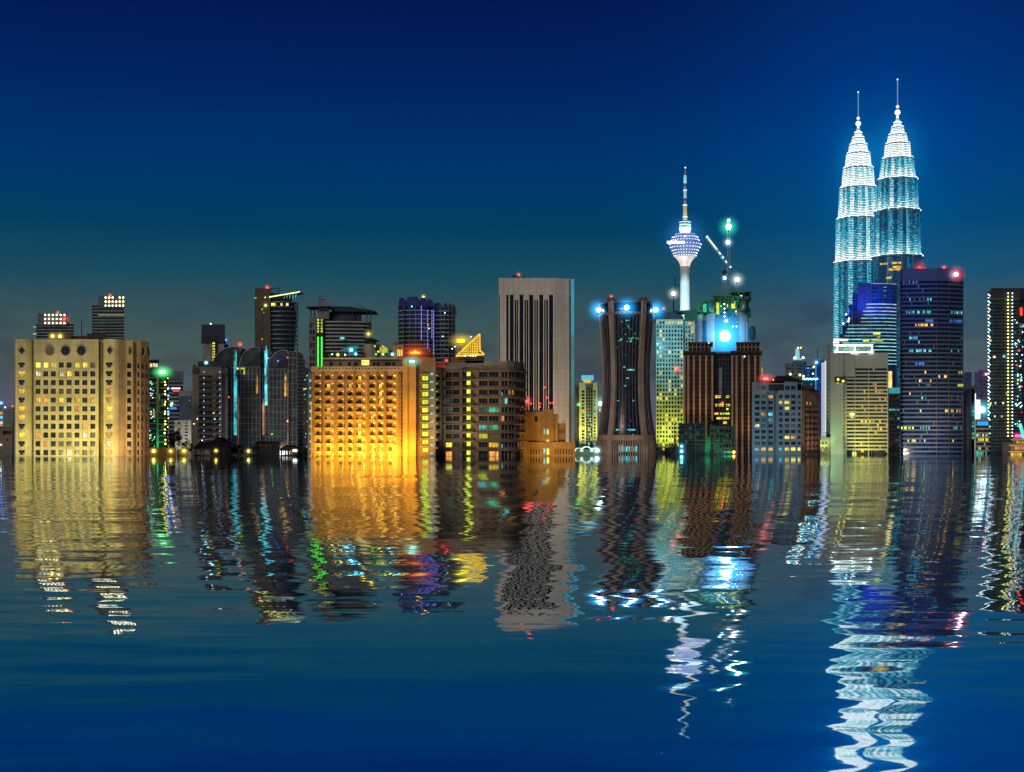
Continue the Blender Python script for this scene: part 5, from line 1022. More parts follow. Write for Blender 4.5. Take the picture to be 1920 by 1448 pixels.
for r, y in ((104, 935), (112, 912), (124, 885), (140, 855), (150, 826), (132, 786), (120, 756)):
    mb = MB(); mb.lathe([(V(r * .97), PY(y + 4)), (V(r * 1.02), PY(y)), (V(r * .95), PY(y - 5))], 40); b.add(mb, 'pod_ring', lit('pod_rim_light', (.55, .60, .95), .5, .5, .4))
    for k in range(15):
        a = -pi / 2 + pi * (k - 7) / 14.5; px = 1284.5 + r / 5.17 * cos(a + 0) if 0 else None
        key = 'pod_lamp'; o = bead(b, 1284.5, 300 + (y - 3) / 5.17, 0, .6, lamp_mat('pod_lamp', (.85, .92, 1), 2.2), key); o.location = (V(r * 1.04) * cos(a), V(r * 1.04) * sin(a), PY(y - 3))
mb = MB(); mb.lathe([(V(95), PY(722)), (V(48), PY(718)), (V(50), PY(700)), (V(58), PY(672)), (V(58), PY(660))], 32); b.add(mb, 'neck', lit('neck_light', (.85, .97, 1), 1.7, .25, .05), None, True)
mb = MB(); mb.lathe([(V(46), PY(660)), (V(46), PY(592)), (V(24), PY(588))], 24); b.add(mb, 'upper_neck', wall('neck_teal', (.12, .25, .3), .5))
for y, r in ((650, 58), (632, 55), (606, 57)):
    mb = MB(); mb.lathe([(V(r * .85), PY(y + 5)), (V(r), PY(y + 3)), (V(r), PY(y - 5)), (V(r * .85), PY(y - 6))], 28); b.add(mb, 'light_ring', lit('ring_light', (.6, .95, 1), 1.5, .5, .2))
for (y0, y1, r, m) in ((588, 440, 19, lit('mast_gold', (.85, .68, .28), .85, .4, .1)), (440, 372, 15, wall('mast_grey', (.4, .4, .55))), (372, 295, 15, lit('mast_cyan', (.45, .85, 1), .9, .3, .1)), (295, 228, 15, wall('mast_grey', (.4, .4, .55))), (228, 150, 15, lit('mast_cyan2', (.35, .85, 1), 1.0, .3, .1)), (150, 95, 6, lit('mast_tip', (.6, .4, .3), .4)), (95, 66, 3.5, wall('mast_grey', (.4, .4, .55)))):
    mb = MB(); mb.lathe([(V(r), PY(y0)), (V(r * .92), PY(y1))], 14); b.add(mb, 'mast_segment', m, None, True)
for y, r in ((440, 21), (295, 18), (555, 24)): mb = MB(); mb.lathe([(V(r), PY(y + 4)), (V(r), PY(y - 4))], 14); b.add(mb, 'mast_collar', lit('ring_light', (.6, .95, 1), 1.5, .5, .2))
b.lamp(1285, 314.5, 0, 1.2, lamp_mat('tip_lamp', (.7, .8, 1), 3))
mb = MB(); mb.m = 0; mb.box(V(-192), V(-20), -V(152), -V(140), PY(832), PY(808)); b.add(mb, 'light_boom', lamp_mat('streak_glow', (1, .84, .42), 1.6))  # glare streak beside the pod, built as an added glowing bar
o = b.lamp(1267, 458.6, -V(146), 2.6, lamp_mat('added_streak_lamp', (1, .95, .75), 6), None, 'added_streak_lamp'); e = b.lamp(1284.5, 452, -40, .8, WHITE, (90, (.03, .22, .75), .45), 'pod_core_lamp'); b.done()  # lamp ball added on the streak; pod glow is an emissive volume
flood(b, 1262, 820, -130, 1284.5, 540, 0, (.60, .92, 1), 1500000, 32); 

# ---------------------------------------------------------------- slate apartment block with hipped roof
b = Bld('apartment_building', 'slate blue apartment block with a dark hipped roof and brown end wall', 'apartment block', 750, 1470)
R_ = rows(740.6, 10.95, 10, 6.3)
sp_ = {(1, 3): 'o', (2, 3): 'c', (1, 4): 't', (2, 4): 'g', (0, 5): 'w', (1, 5): 't', (1, 9): 'y', (2, 9): 'y', (2, 0): 'o', (1, 0): 'd'}; sq_ = {(0, 1): 'y', (1, 1): 'y', (1, 2): 'G', (1, 5): 'd', (2, 5): 't', (1, 7): 'Y', (2, 7): 'o', (0, 9): 'c', (1, 9): 'Y', (2, 9): 'Y', (3, 9): 'Y'}
pts = [(1410, 0), (1439, 0), (1439.3, 2), (1451.5, 2), (1452, 5), (1458, 5), (1458.3, 0), (1503, 0), (1538, 15)]
b.shell(SLATE, pts[:8], 30, 732, {0: ([(1415.5, 1424.5), (1427.5, 1436)], R_, lambda i, j: sp_.get((i, j), choose({'k': 9, 't': 1}))), 2: ([(1441, 1449.3)], R_, lambda i, j: sp_.get((2, j), 'k')),
    6: ([(1460.8, 1467.5), (1471.5, 1480.5), (1483.5, 1492), (1496, 1501.5)], R_, lambda i, j: sq_.get((i, j), choose({'k': 9, 't': 1})))}, .7)
b.shell(TERRA, [(1503.2, .2), (1538, 15)], 30.5, 732.5, {0: ([(1512, 1514.4), (1516, 1518.4), (1520, 1522.4), (1524, 1526.4)], [(738, 749)], lambda i, j: 'k')}, .5, 'end_wall')
mb = MB(); A, B_ = b.pt(1503.2, .2), b.pt(1538, 15); ux, uy = B_[0] - A[0], B_[1] - A[1]
for c, (t0, t1) in enumerate(((.20, .34), (.42, .56), (.64, .78))):
    for k in range(9):
        z = b.z(768 + 10.6 * k); p, q = (A[0] + ux * t0, A[1] + uy * t0), (A[0] + ux * t1, A[1] + uy * t1); mb.prism([p, q, (q[0] + .55, q[1] - 1.5), (p[0] + .55, p[1] - 1.5)], z - .5, z + 1.0)
b.add(mb, 'balcony', TERRA)
mb = MB()
for t in (.165, .38, .60, .82): p = (A[0] + ux * t, A[1] + uy * t); q = (A[0] + ux * (t + .05), A[1] + uy * (t + .05)); mb.quad((p[0] + .04, p[1] - .1, -3), (q[0] + .04, q[1] - .1, -3), (q[0] + .04, q[1] - .1, b.z(762)), (p[0] + .04, p[1] - .1, b.z(762)))
b.add(mb, 'window_strip', PANE['k']); 
for k in range(3): L_ = .28 + .18 * k; b.win(A[0] + ux * L_ + .05, A[1] + uy * L_ - .12, b.z(756), atan2(uy, ux), 1.3, 1.6, 'o' if k < 2 else 't', 'window', False)
b.shell(SLATE, [(1410, .2), (1438.5, .2)], 12, 716.5, {0: ([(1418, 1425), (1427.5, 1436)], [(723.5, 730)], lambda i, j: 'd')}, .6, 'roof_storey', 731.95)
b.shell(SLATE, [(1470, .2), (1495, .2)], 12, 716, {0: ([(1472, 1481), (1483, 1492)], [(723.5, 731)], lambda i, j: 'k')}, .6, 'roof_storey', 731.97)
b.box('roof_storey', CHAR, 1441, 1470, 720, 732.0, 3, 20); mb = MB()
def hip(p0, p1, q0, q1, e, t, d0, d1): mb.prism([(b.x(p0), d0), (b.x(p1), d0), (b.x(p1), d1), (b.x(p0), d1)], b.z(e), b.z(t), [(b.x(q0), (d0 + d1) / 2 - 2), (b.x(q1), (d0 + d1) / 2 - 2), (b.x(q1), (d0 + d1) / 2 + 2), (b.x(q0), (d0 + d1) / 2 + 2)])
hip(1449, 1508, 1465, 1486, 715.5, 703, 2, 20); hip(1486, 1542, 1494, 1512, 733.5, 718, 6, 26); hip(1421, 1447, 1428, 1440, 716.4, 712.5, 3, 11); b.add(mb, 'roof', ROOF)
mb = MB()
for k in range(7): p = 1503 + 4.5 * k; b.bx(mb, p, p + 1.2, 717 + k * 2, 733, 2 + k * 1.9, 4 + k * 1.9)
b.add(mb, 'roof_fin', TERRA); sign(b, 1431, 1440, 708, 712.5, 1, lamp_mat('coral_sign', (1, .22, .12), 2.4), 'roof_sign', (4.2, hR, .9), .3); b.lamp(1450, 712, 2, .3, AMB); b.done()
flood(b, 1455, 852, -30, 1455, 790, 0, (.35, .80, 1), 3600, 110); flood(b, 1552, 850, -6, 1522, 790, 8, (1, .55, .28), 1800, 100)

# ---------------------------------------------------------------- far blue cluster
b = Bld('office_tower', 'far grey tower with a lit stub mast and two white side lamps', 'office tower', 1900, 1494)
b.shell(wall('far_grey', (.13, .17, .2)), [(1472, 0), (1506, 0), (1512, 10)], 40, 681, {0: ([(1475 + 5 * k, 1478.5 + 5 * k) for k in range(6)], rows(684, 6.2, 8, 3.2), lambda i, j: choose({'k': 6, 't': 3, 'd': 1}))}, .6)
b.shell(wall('far_grey', (.13, .17, .2)), [(1486, 4), (1512, 4)], 30, 675, None, name='roof_storey', pybot=680.9); mb = MB(); mb.lathe([(b.u(8.5), b.z(675)), (b.u(8), b.z(671)), (b.u(4.2), b.z(670)), (b.u(3.6), b.z(655)), (b.u(3.8), b.z(653))], 20, b.x(1499), 14); b.add(mb, 'stub_mast', lit('stub_light', (.30, .85, .95), 1.1, .35, .1), None, True)
for p in (1490.5, 1506): b.lamp(p, 670.8, 3, 1.7, ICE, None, 'roof_lamp')
for p, m in ((1496.5, WHITE), (1501.5, AMB)): b.lamp(p, 651, 12, 1.2, m)
for p in (1507, 1509.8): b.winpx(p, p + 1.8, 685, 697, 6, 'Y', 'light_bar')
for p, y in ((1482, 702), (1500, 703.5)): b.lamp(p, y, -2, 1.6, YEL, None, 'wall_lamp')
b.done()
b = Bld('office_tower', 'far deep-blue glass tower with cyan corner light', 'office tower', 1500, 1524)
b.shell(GLZB, [(1507, 0), (1530, 0)], 30, 686, {0: ([(1509 + 5 * k, 1512.5 + 5 * k) for k in range(4)], rows(689, 6, 14, 3.4), lambda i, j: choose({'k': 8, 't': 2, 'b': 2, 'c': .8}))}, .5); b.shell(glass('deep_blue', (.01, .06, .20), .2), [(1530, -1), (1545, -1)], 30, 676, None); mb = MB(); b.bx(mb, 1528.3, 1531, 679, None, -1.6, -.3); b.add(mb, 'corner_light', lit('corner_cyan', (.1, .55, .95), .8, .5, .1))
b.lamp(1531, 680, -2, 1.6, lamp_mat('azure_lamp', (.1, .6, 1), 6), (12, (.03, .4, 1), .9)); mast(b, 1533, 4, 653, 677, .35); mast(b, 1545, 4, 656, 677, .25)
for k in range(9): bead(b, 1506 + 3.3 * k, 710.5 + (k % 2) * 1.2, -2, .8, CY, 'lamp')
b.lamp(1506.5, 706, -2, 1.2, ICE); b.lamp(1524.5, 701, -2, .8, ICE); b.lamp(1526, 688.5, -2, 1.2, YEL); b.done(); flood(b, 1537, 840, -60, 1537, 700, 0, (.1, .4, 1), 60000, 60)
b = Bld('lit_slab_building', 'thin white-lit blank slab squeezed between slate block and striped tower', 'building', 1100, 1545)
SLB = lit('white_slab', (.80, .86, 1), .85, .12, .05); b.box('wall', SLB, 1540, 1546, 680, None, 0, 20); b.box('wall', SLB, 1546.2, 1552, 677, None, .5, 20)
mb = MB()
for k in range(5): b.bx(mb, 1539, 1552, 811 + 5 * k, 813 + 5 * k, -1, -.05)
b.add(mb, 'louvre', lit('louvre_green', (.2, .8, .6), .6)); b.done()
b = Bld('service_building', 'small brown service block at the foot of the white-lit slab', 'building', 800, 1544)
b.shell(TERRA, [(1538, 0), (1556, 0)], 12, 821, {0: ([(1541, 1545), (1547.5, 1551)], [(829, 833), (838, 846)], lambda i, j: 'k')}, .5); b.box('roof_slab', BRICKR, 1537.4, 1556.6, 819.8, 821, -.5, 12.4); b.done()
# ---------------------------------------------------------------- striped tower with lit white roof frame
b = Bld('office_tower', 'pale tower with dark window bands, blank flank and a white-lit roof frame', 'office tower', 800, 1607)
WH = wall('bone_white', (.44, .45, .42), .75, .15, .2, .06)
b.shell(WH, [(1549, 6), (1556, 2), (1557, 1)], 30, 645, {0: ([(1551, 1553.5)], rows(650, 7.0, 26, 3.6), lambda i, j: 'k')}, .6, 'side_wall')
b.shell(WH, [(1557.2, 0), (1580.5, 0), (1586, 1.5)], 30, 661.5, {1: ([(1582, 1584.3)], rows(727, 6.9, 17, 3.4), lambda i, j: 'k'), 0: ([(1579.2 - 16, 1579.2 - 14), ] if 0 else [(1569, 1573)], [(716, 719.5)], lambda i, j: 'Y')}, .5)
b.box('dark_band', CHAR, 1565, 1586, 706.5, 717.5, -.3, -.02)
for p in (1571.5, 1581): b.lamp(p, 715 if p > 1575 else 712, -1, .55, YEL, (3.5, hY, .6), 'wall_lamp')
P_, H_ = 7.0, .46
b.shell(WH, [(1586.2, 2), (1603, 2), (1665, 2)], 30, 661, None, name='blank_top', pybot=687)
b.box('blank_top_return', WH, 1580, 1603, 661.2, 706, 1.0, 1.98)
n_ = banded(b, [(1586.3, 2), (1665, 2)], 29, 687.2, None, P_, H_, .45, WH, GLZ)
mb = MB()
for p, w_ in ((1586.6, 1.0), (1603, .5), (1628.5, .6), (1664.5, .8)): b.bx(mb, p - w_, p + w_, 687, None, 1.86, 2.3)
b.add(mb, 'pier', WH); mb = MB()
for k in range(14): p = 1611 + 3.9 * k; b.bx(mb, p - .22, p + .22, 722, None, 2.2, 2.45)
b.add(mb, 'mullion', wall('mullion_grey', (.2, .2, .19)))
for p, r in ((1642, 4), (1642, 5), (1638, 4), (1642, 6), (1621, 6), (1645.5, 6.0), (1649.5, 6), (1654, 6), (1622, 8), (1650, 8), (1617, 10), (1642, 10), (1654, 10), (1642, 11), (1654, 11), (1622, 11), (1617, 14), (1638, 14), (1650, 14), (1646, 15), (1647, 16), (1642, 17), (1615, 20), (1638, 0), (1660, 8), (1652, 16), (1634, 16), (1618, 22), (1650, 21)):
    y = 687.2 + r * P_ + P_ * H_; b.winpx(p - 1.3, p + 1.3, y + .1, y + P_ * (1 - H_) - .1, 2.32, 'o' if r < 12 else 'y')
for r in range(12, 23): lit_row(b, 1610, 1662, r, 687.2, P_, H_, 2, 2, 'dytd', 3.9, .18, .33)
LF = lit('roof_frame_light', (.95, 1, .95), 2.2, .35, .25); mb = MB()
b.bx(mb, 1563, 1637, 645.5, 648.5, 3, 5); b.bx(mb, 1563, 1590, 633.5, 635, 8, 18); b.bx(mb, 1562, 1573, 640, 646, 3.2, 6)
for p in (1570, 1603, 1635): b.bx(mb, p - 1.5, p + 1.5, 648, 660.5, 3, 5)
b.bx(mb, 1566, 1637, 658.4, 660.8, 3.1, 4.5); b.add(mb, 'roof_frame', LF); b.box('roof_storey', wall('roof_grey', (.25, .28, .27)), 1568, 1634, 649, 661.2, 7, 20); b.box('roof_slab', STEEL, 1560, 1640, 643.6, 645.4, 2, 22)
for p0, p1 in ((1579, 1590), (1606, 1613), (1620, 1631)): b.winpx(p0, p1, 650.5, 657, 6.8, 'g', 'window', True)
for p in (1567, 1603, 1634): b.lamp(p, 659.5, 1.2, .7, ICE, (5.5, (.7, 1, .9), .7), 'roof_lamp')
b.done()
flood(b, 1566, 848, -18, 1570, 815, 0, (.72, 1, .42), 4800, 105); flood(b, 1625, 848, -12, 1632, 815, 2, (1, .86, .12), 5200, 105); flood(b, 1645, 770, -26, 1640, 780, 2, (1, .82, .15), 2800, 90); flood(b, 1543, 845, -4, 1553, 740, 5, (.5, 1, .4), 2600, 90); flood(b, 1600, 655, 0, 1600, 640, 8, (.8, 1, .95), 900, 150)

# ---------------------------------------------------------------- blue stepped tower
b = Bld('office_tower', 'stepped glass tower floodlit deep blue at its top, with glowing floor bands', 'office tower', 1150, 1640)
BL = glass('blue_body', (.012, .04, .11), .12); zx = lambda v: 1530 + v / 3.367; zy = lambda v: 470 + v / 3.367
steps = [(262, 204, 0), (230, 268, 3), (205, 336, 5), (185, 398, 7), (166, 470, 9), (152, 520, 11)]
for i, (xl, yt, d) in enumerate(steps):
    b.box('step', BL if i else wall('top_plum', (.05, .06, .14), .6), zx(xl), zx(steps[i - 1][0]) - .2 if i else zx(348), zy(yt), None, d, 34)
b.shell(BL, [(zx(350), 0)] + arc(zx(352), zx(508), -.5, 5, 3, 8), 33, zy(212), None, name='glass_body')
def fband(k, m):
    y = zy(336) + 6.6 * k; xl = next((s[0] for s in steps[::-1] if zy(s[1]) > y), 262) ; xl = {0: 318, 1: 300, 2: 285}.get(k // 2, max(165, 262 - 9 * k)); mb = MB()
    P = [b.pt(p, d - .35) for p, d in [(zx(xl), -.2)] + arc(zx(352), zx(508), -.6, 5, 3, 8)]
    for p, q in zip(P, P[1:]): mb.prism([p, q, (q[0], q[1] + .6), (p[0], p[1] + .6)], b.z(y + 1.7), b.z(y))
    b.add(mb, 'floor_band', m)
fb = [lit('floor_light_a', (.55, .85, 1), .75, .5, .2), lit('floor_light_b', (.30, .75, .85), .75, .5, .2), lit('floor_light_c', (.30, .80, .78), 1.1, .5, .2)]
for k in range(18): fband(k, fb[0 if k < 4 else 1 if k < 10 else 2])
for k in range(4): y = zy(225) + 7.2 * k; mb = MB(); P = [b.pt(p, d - .3) for p, d in arc(zx(352), zx(508), -.6, 5, 3, 8)]; [mb.prism([p, q, (q[0], q[1] + .5), (p[0], p[1] + .5)], b.z(y + .8), b.z(y)) for p, q in zip(P, P[1:])]; b.add(mb, 'floor_band', STEEL)
mb = MB(); P = [b.pt(p, d - .5) for p, d in arc(zx(350), zx(508), -.6, 5, 3, 8)]; [mb.prism([p, q, (q[0], q[1] + .7), (p[0], p[1] + .7)], b.z(zy(211)), b.z(zy(208))) for p, q in zip(P, P[1:])]; b.add(mb, 'roof_edge_light', lit('roof_edge', (.5, .7, 1), .8))
for a, c, r, k in ((1637, 1651, 8, 'Y'), (1618, 1630, 10, 'G'), (1634, 1656, 10, 'G'), (1645, 1650, 9, 'y')): y = zy(336) + 6.6 * r + 1.9; b.winpx(a, c, y, y + 3.6, -3.4, k, 'window', True)
for k in range(8): b.winpx(1656 + 0.6 * (k % 2), 1662, zy(222) + 3 * k, zy(222) + 3 * k + 1.6, -3.2, random.choice('ctk'), 'window')
for p, y in ((1592, 597), (1591, 602), (1581, 606), (1586.5, 589)): b.lamp(p, y, 3, .7, ICE)
b.done(); blue = (.02, .09, 1)
flood(b, 1612, 575, -16, 1614, 548, 2, blue, 6000, 130); flood(b, 1650, 600, -34, 1652, 545, 0, (.02, .11, 1), 30000, 75)

# ---------------------------------------------------------------- pair of spired towers
GLT = glass('spire_tower_glass', (.006, .045, .075), .15); STL = wall('spire_tower_steel', (.30, .42, .46), .35, .15, .15, .1, metal=.6)
LV = [lamp_mat('flood_glow_%d' % k, c, s) for k, (c, s) in enumerate((((.006, .14, .36), .36), ((.012, .32, .60), .62), ((.08, .62, .86), .92), ((.45, .92, .98), 1.15), ((.93, 1, .97), 1.7)))]  # upward floodlighting painted as stepped emission levels
def lobes(R, n=96):                               # eight-pointed star with lobes between its points
    return [(lambda t: (R * (.90 + .10 * abs(cos(4 * t)) ** 1.5 - .035 * (1 if abs(cos(4 * t)) < .25 else 0)) * sin(t), -R * (.90 + .10 * abs(cos(4 * t)) ** 1.5 - .035 * (1 if abs(cos(4 * t)) < .25 else 0)) * cos(t)))(2 * pi * k / n + .13) for k in range(n)]
def spire_tower(lab, axis, Y, zoom, bright):
    b = Bld('skyscraper', lab, 'skyscraper', Y, axis, 'twin spired skyscrapers'); k_ = Y / F
    U_ = lambda v: v / 3.367 * k_; ZZ = lambda v: b.z(130 + v / 3.367)
    tiers = zoom['tiers']
    for i, (y0, y1, h0, h1) in enumerate(tiers):   # bottom, top, half widths
        z0, z1 = (-4 if y0 is None else ZZ(y0)), ZZ(y1); crown = i >= zoom['crown']
        R0, R1 = U_(h0), U_(h1); yb = 2420 if y0 is None else y0; npy = abs(yb - y1); n = max(2, int(round(npy / 10.5)))
        mb = MB(); mb.prism(lobes(R0 * .955), z0, z1, lobes(R1 * .955)); t = b.add(mb, 'tier', GLT)
        steel, glow = MB(), MB(); baym = [(1.0 if k % 4 == 0 else .35 if k % 4 == 2 else -.5) + random.uniform(-.3, .3) for k in range(32)]
        for f in range(n):
            u = (f + .5) / n; R = R0 + (R1 - R0) * u; za = z0 + (z1 - z0) * f / n; dz = (z1 - z0) / n; o_, i_ = lobes(R), lobes(R * .94)
            steel.ring(lobes(R * 1.004), i_, za + dz * .70, za + dz * .92)
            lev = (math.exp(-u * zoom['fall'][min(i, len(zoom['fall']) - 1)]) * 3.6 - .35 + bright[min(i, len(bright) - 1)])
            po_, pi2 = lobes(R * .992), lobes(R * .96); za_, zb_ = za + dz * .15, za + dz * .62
            for q in range(96):                    # floodlighting painted bay by bay: emission fades upward, dim between star points
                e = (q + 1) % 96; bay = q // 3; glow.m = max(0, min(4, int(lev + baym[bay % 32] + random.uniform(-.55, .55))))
                glow.quad((*po_[q], za_), (*po_[e], za_), (*po_[e], zb_), (*po_[q], zb_)); glow.quad((*po_[q], zb_), (*po_[e], zb_), (*pi2[e], zb_), (*pi2[q], zb_))
        b.add(steel, 'steel_band', STL, t); b.add(glow, 'painted_light_band', LV, t)
        for q in range(0, 16, 2):
            if cos(2 * pi * q / 16 + .13) < -.3: continue
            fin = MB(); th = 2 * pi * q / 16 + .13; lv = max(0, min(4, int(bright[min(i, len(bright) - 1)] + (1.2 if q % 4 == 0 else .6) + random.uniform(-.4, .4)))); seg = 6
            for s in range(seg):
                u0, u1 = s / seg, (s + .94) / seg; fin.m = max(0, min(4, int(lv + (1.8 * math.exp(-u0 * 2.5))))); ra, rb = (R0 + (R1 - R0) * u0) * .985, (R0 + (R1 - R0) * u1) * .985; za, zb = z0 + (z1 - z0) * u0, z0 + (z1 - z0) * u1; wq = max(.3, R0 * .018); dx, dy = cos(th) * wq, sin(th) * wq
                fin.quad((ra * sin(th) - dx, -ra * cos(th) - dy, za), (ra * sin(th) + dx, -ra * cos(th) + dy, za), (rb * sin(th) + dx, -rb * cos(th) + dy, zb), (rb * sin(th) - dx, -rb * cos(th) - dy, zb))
            b.add(fin, 'painted_rib_light', LV, t)  # the same upward falloff painted along the ribs
        led = MB(); led.ring(lobes(R1 * 1.03), lobes(R1 * .9), z1 - .9, z1 + .6); led.prism(lobes(R1 * .92), z1 - .2, z1 + .1); b.add(led, 'ledge', STL, t)
        if i + 1 < len(tiers):
            lm = MB()
            for q in range(16):
                th = 2 * pi * q / 16 + .13; rr = (R1 + U_(tiers[i + 1][2])) / 2; hh = U_(9 if crown else 13)
                lm.lathe([(U_(4.2), z1 + .7), (U_(3.0), z1 + .7 + hh * .6), (.2, z1 + .7 + hh)], 5, rr * sin(th), -rr * cos(th))
            b.add(lm, 'ledge_light', LV[4], t)
    for px, py, w_ in zoom.get('panes', ()):
        x = b.x(px); R = U_(164); b.win(x, -math.sqrt(R * R - x * x) * .985, b.z(py), 0, w_, 2.2, 'y', 'lit_pane', False)
    yp, rb, ys, rs, ym, yt = zoom['tip']
    mb = MB(); mb.lathe([(U_(9), ZZ(tiers[-1][1])), (U_(4), ZZ(yp + rb * .9))], 10); mb.ball((0, 0, ZZ(yp)), U_(rb), 20, 12); b.add(mb, 'pinnacle_ball', lamp_mat('ball_light', (1, 1, .93), 1.9), None, True)
    mb = MB(); mb.ball((0, 0, ZZ(ys)), U_(rs), 14, 8); b.add(mb, 'small_ball', lamp_mat('small_ball_light', (.95, .85, .75), 1.1), None, True)
    mb = MB(); mb.bar((0, 0, ZZ(ys)), (0, 0, ZZ(yt)), .55, 8); b.add(mb, 'spire', lamp_mat('spire_light', (.25, .5, .75), .7)); mb = MB(); mb.ball((0, 0, ZZ(yt)), U_(5.5), 10, 6); b.add(mb, 'spire_tip', lamp_mat('spire_tip_light', (.75, .9, 1), 1.3))
    h = halo(b.root, 95, (.0, .28, .62), .07, (1, 1, 1.9)); h.location = (0, 0, ZZ(640)); h2 = halo(b.root, 48, (.02, .45, .8), .14, (1, 1, 1.5)); h2.location = (0, 0, ZZ(zoom['glow']))  # glow round the tower painted as emissive volumes
    b.done(); return b
rt = dict(panes=[(1644 + 3.1 * k, 499.3 + (k > 9) * 0, 1.7) for k in range(11) if k not in (4, 5)] + [(1663 + 3 * k, 506.5, 1.7) for k in range(5)] + [(1656 + 3 * k, 511, 1.6) for k in range(7)] + [(1653 + 3 * k, 526, 1.6) for k in range(3)], tiers=[(None, 1190, 166, 160), (1185, 905, 148, 147), (895, 705, 133, 128), (698, 572, 117, 103), (566, 478, 86, 80), (470, 420, 68, 60), (414, 372, 47, 40), (366, 345, 30, 25), (341, 312, 19, 9)], crown=4, fall=[6, 2.1, 1.7, 1.3, .5], tip=(273, 17, 237, 10.5, 220, 65), glow=520)
spire_tower('taller of the two spired white-lit skyscrapers, with dark bands between lit tiers', 1682.9, 1700, rt, [.45, .6, .9, 1.6, 2.6])
lt = dict(tiers=[(None, 1228, 162, 158), (1222, 955, 146, 144), (945, 758, 128, 122), (750, 632, 106, 97), (622, 538, 84, 76), (530, 482, 64, 57), (476, 438, 47, 40), (432, 408, 28, 24), (404, 374, 18, 9)], crown=4, fall=[2.0, 1.9, 1.5, .9, .4], tip=(343, 16, 310, 10.5, 290, 145), glow=580)
spire_tower('lower-looking spired skyscraper, brightly lit all the way down', 1609.2, 1820, lt, [1.5, 1.8, 2.0, 2.4, 2.9])

# ---------------------------------------------------------------- small things between, big dark striped tower
b = Bld('office_building', 'narrow dark block with a glowing cyan top beside the big striped tower', 'building', 980, 1676)
b.shell(DARKW, [(1665, 0), (1688, 0)], 20, 738, {0: ([(1668 + 5 * k, 1672 + 5 * k) for k in range(4)], rows(743, 8, 11, 4), lambda i, j: choose({'k': 10, 't': 1, 'c': .7}))}, .5)
b.box('lit_crown', lit('cyan_crown_panel', (.06, .62, .72), 1.0, .3, .1), 1666.5, 1687.5, 727, 738, .4, 14); b.box('lit_atrium', lit('amber_atrium', (1, .66, .18), 1.8, .5, .3), 1665.5, 1672.5, 696, 726.8, 2, 6)
for k in range(6): b.winpx(1667 + 3.3 * k, 1669.6 + 3.3 * k, 767, 770, -.2, 'c')
b.done()
tree('green bush lit from below between the two banded towers', 1676, 780, 830, 26, 900, 'bush', 'bush', (.06, .07, .03))
b = Bld('office_tower', 'big dark tower banded with pale floor stripes and topped with red beacons', 'office tower', 900, 1747)
P_, H_ = 8.05, .38; BT = wall('stripe_pale', (.055, .09, .165), .7, .15, .2, .05)
b.shell(BT, [(1687.3, 5), (1693, 2), (1755, 0), (1779, 1.5), (1806.5, 6)], 46, 503.5, None, name='blank_crown', pybot=523)
NV = glass('navy_glass', (.004, .012, .045), .11)
banded(b, [(1687.3, 5), (1693, 2), (1755, 0), (1779, 1.5), (1806.5, 6)], 45, 523.2, None, P_, H_, .4, BT, NV)
b.box('dark_pier', wall('pier_dark', (.10, .09, .095)), 1755.5, 1756.5, 524, None, -.4, .6); b.box('dark_pier', wall('pier_dark', (.10, .09, .095)), 1778.5, 1779.5, 524, None, .9, 2)
dd = lambda p: 2 + (p - 1693) / 62 * -2 if p < 1755 else (p - 1755) / 24 * 1.5 if p < 1779 else 1.5 + (p - 1779) / 27.5 * 4.5
def seg(p0, p1, r, panes, fill=.7, w_=2.6): lit_row(b, p0, p1, r, 523.2, P_, H_, dd(p0), dd(p1), panes, w_, fill, .3)
for r, p0, p1, ps, f in ((0, 1691, 1720, 'bt', .3), (4, 1705, 1745, 'tc', .25), (7, 1699, 1745, 'gc', .5), (7, 1781, 1804, 'gc', .8), (9, 1735, 1752, 'b', .8), (9, 1781, 1804, 'b', .7), (10, 1711, 1748, 'yo', .45), (13, 1705, 1718, 'cb', .9), (14, 1722, 1726, 'c', .6), (16, 1705, 1745, 'c', .5), (16, 1783, 1802, 'g', .25), (19, 1715, 1733, 'b', .9), (21, 1734, 1804, 'GyY', .75), (22, 1760, 1776, 'y', .4), (23, 1718, 1748, 'wo', .5), (24, 1722, 1745, 'tc', .4), (24, 1796, 1804, 'G', 1), (26, 1705, 1712, 'w', .4), (27, 1728, 1734, 'c', .5), (28, 1704, 1708, 'w', .6), (27, 1795, 1803, 't', .7), (30, 1725, 1778, 'GYy', .7), (30, 1783, 1800, 'o', .5), (34, 1690, 1712, 'YG', .9), (34, 1720, 1745, 'g', .3), (34, 1780, 1802, 'g', .5), (37, 1702, 1716, 'y', .7), (37, 1728, 1734, 'w', .5), (37, 1786, 1792, 'y', .5)): seg(p0, p1, r, ps, f)
for r in range(1, 38): seg(1690, 1752, r, 'tk', .06); seg(1781, 1804, r, 'tk', .08)
b.lamp(1793, 514, 1, 1.5, lamp_mat('pink_white_lamp', (1, .85, .9), 14), (15, (1, .10, .15), .9), 'roof_lamp'); b.lamp(1770, 496.5, 14, .7, RED, (6, hR, .6))
mb = MB(); b.bx(mb, 1716, 1737, 499, 503.6, 8, 16); b.add(mb, 'red_roof_room', lit('red_glow', (1, .05, .09), .8, .5, .2)); b.lamp(1724, 498, 8, .7, RED, (12, hR, .45)); mb = MB()  # red glow on the roof built as an emissive block
for p0, p1, t in ((1742, 1756, 500.5), (1758, 1768, 499.5), (1772, 1788, 500)): b.bx(mb, p0, p1, t, 503.6, 10, 20)
b.add(mb, 'roof_plant_room', DARK); b.done()
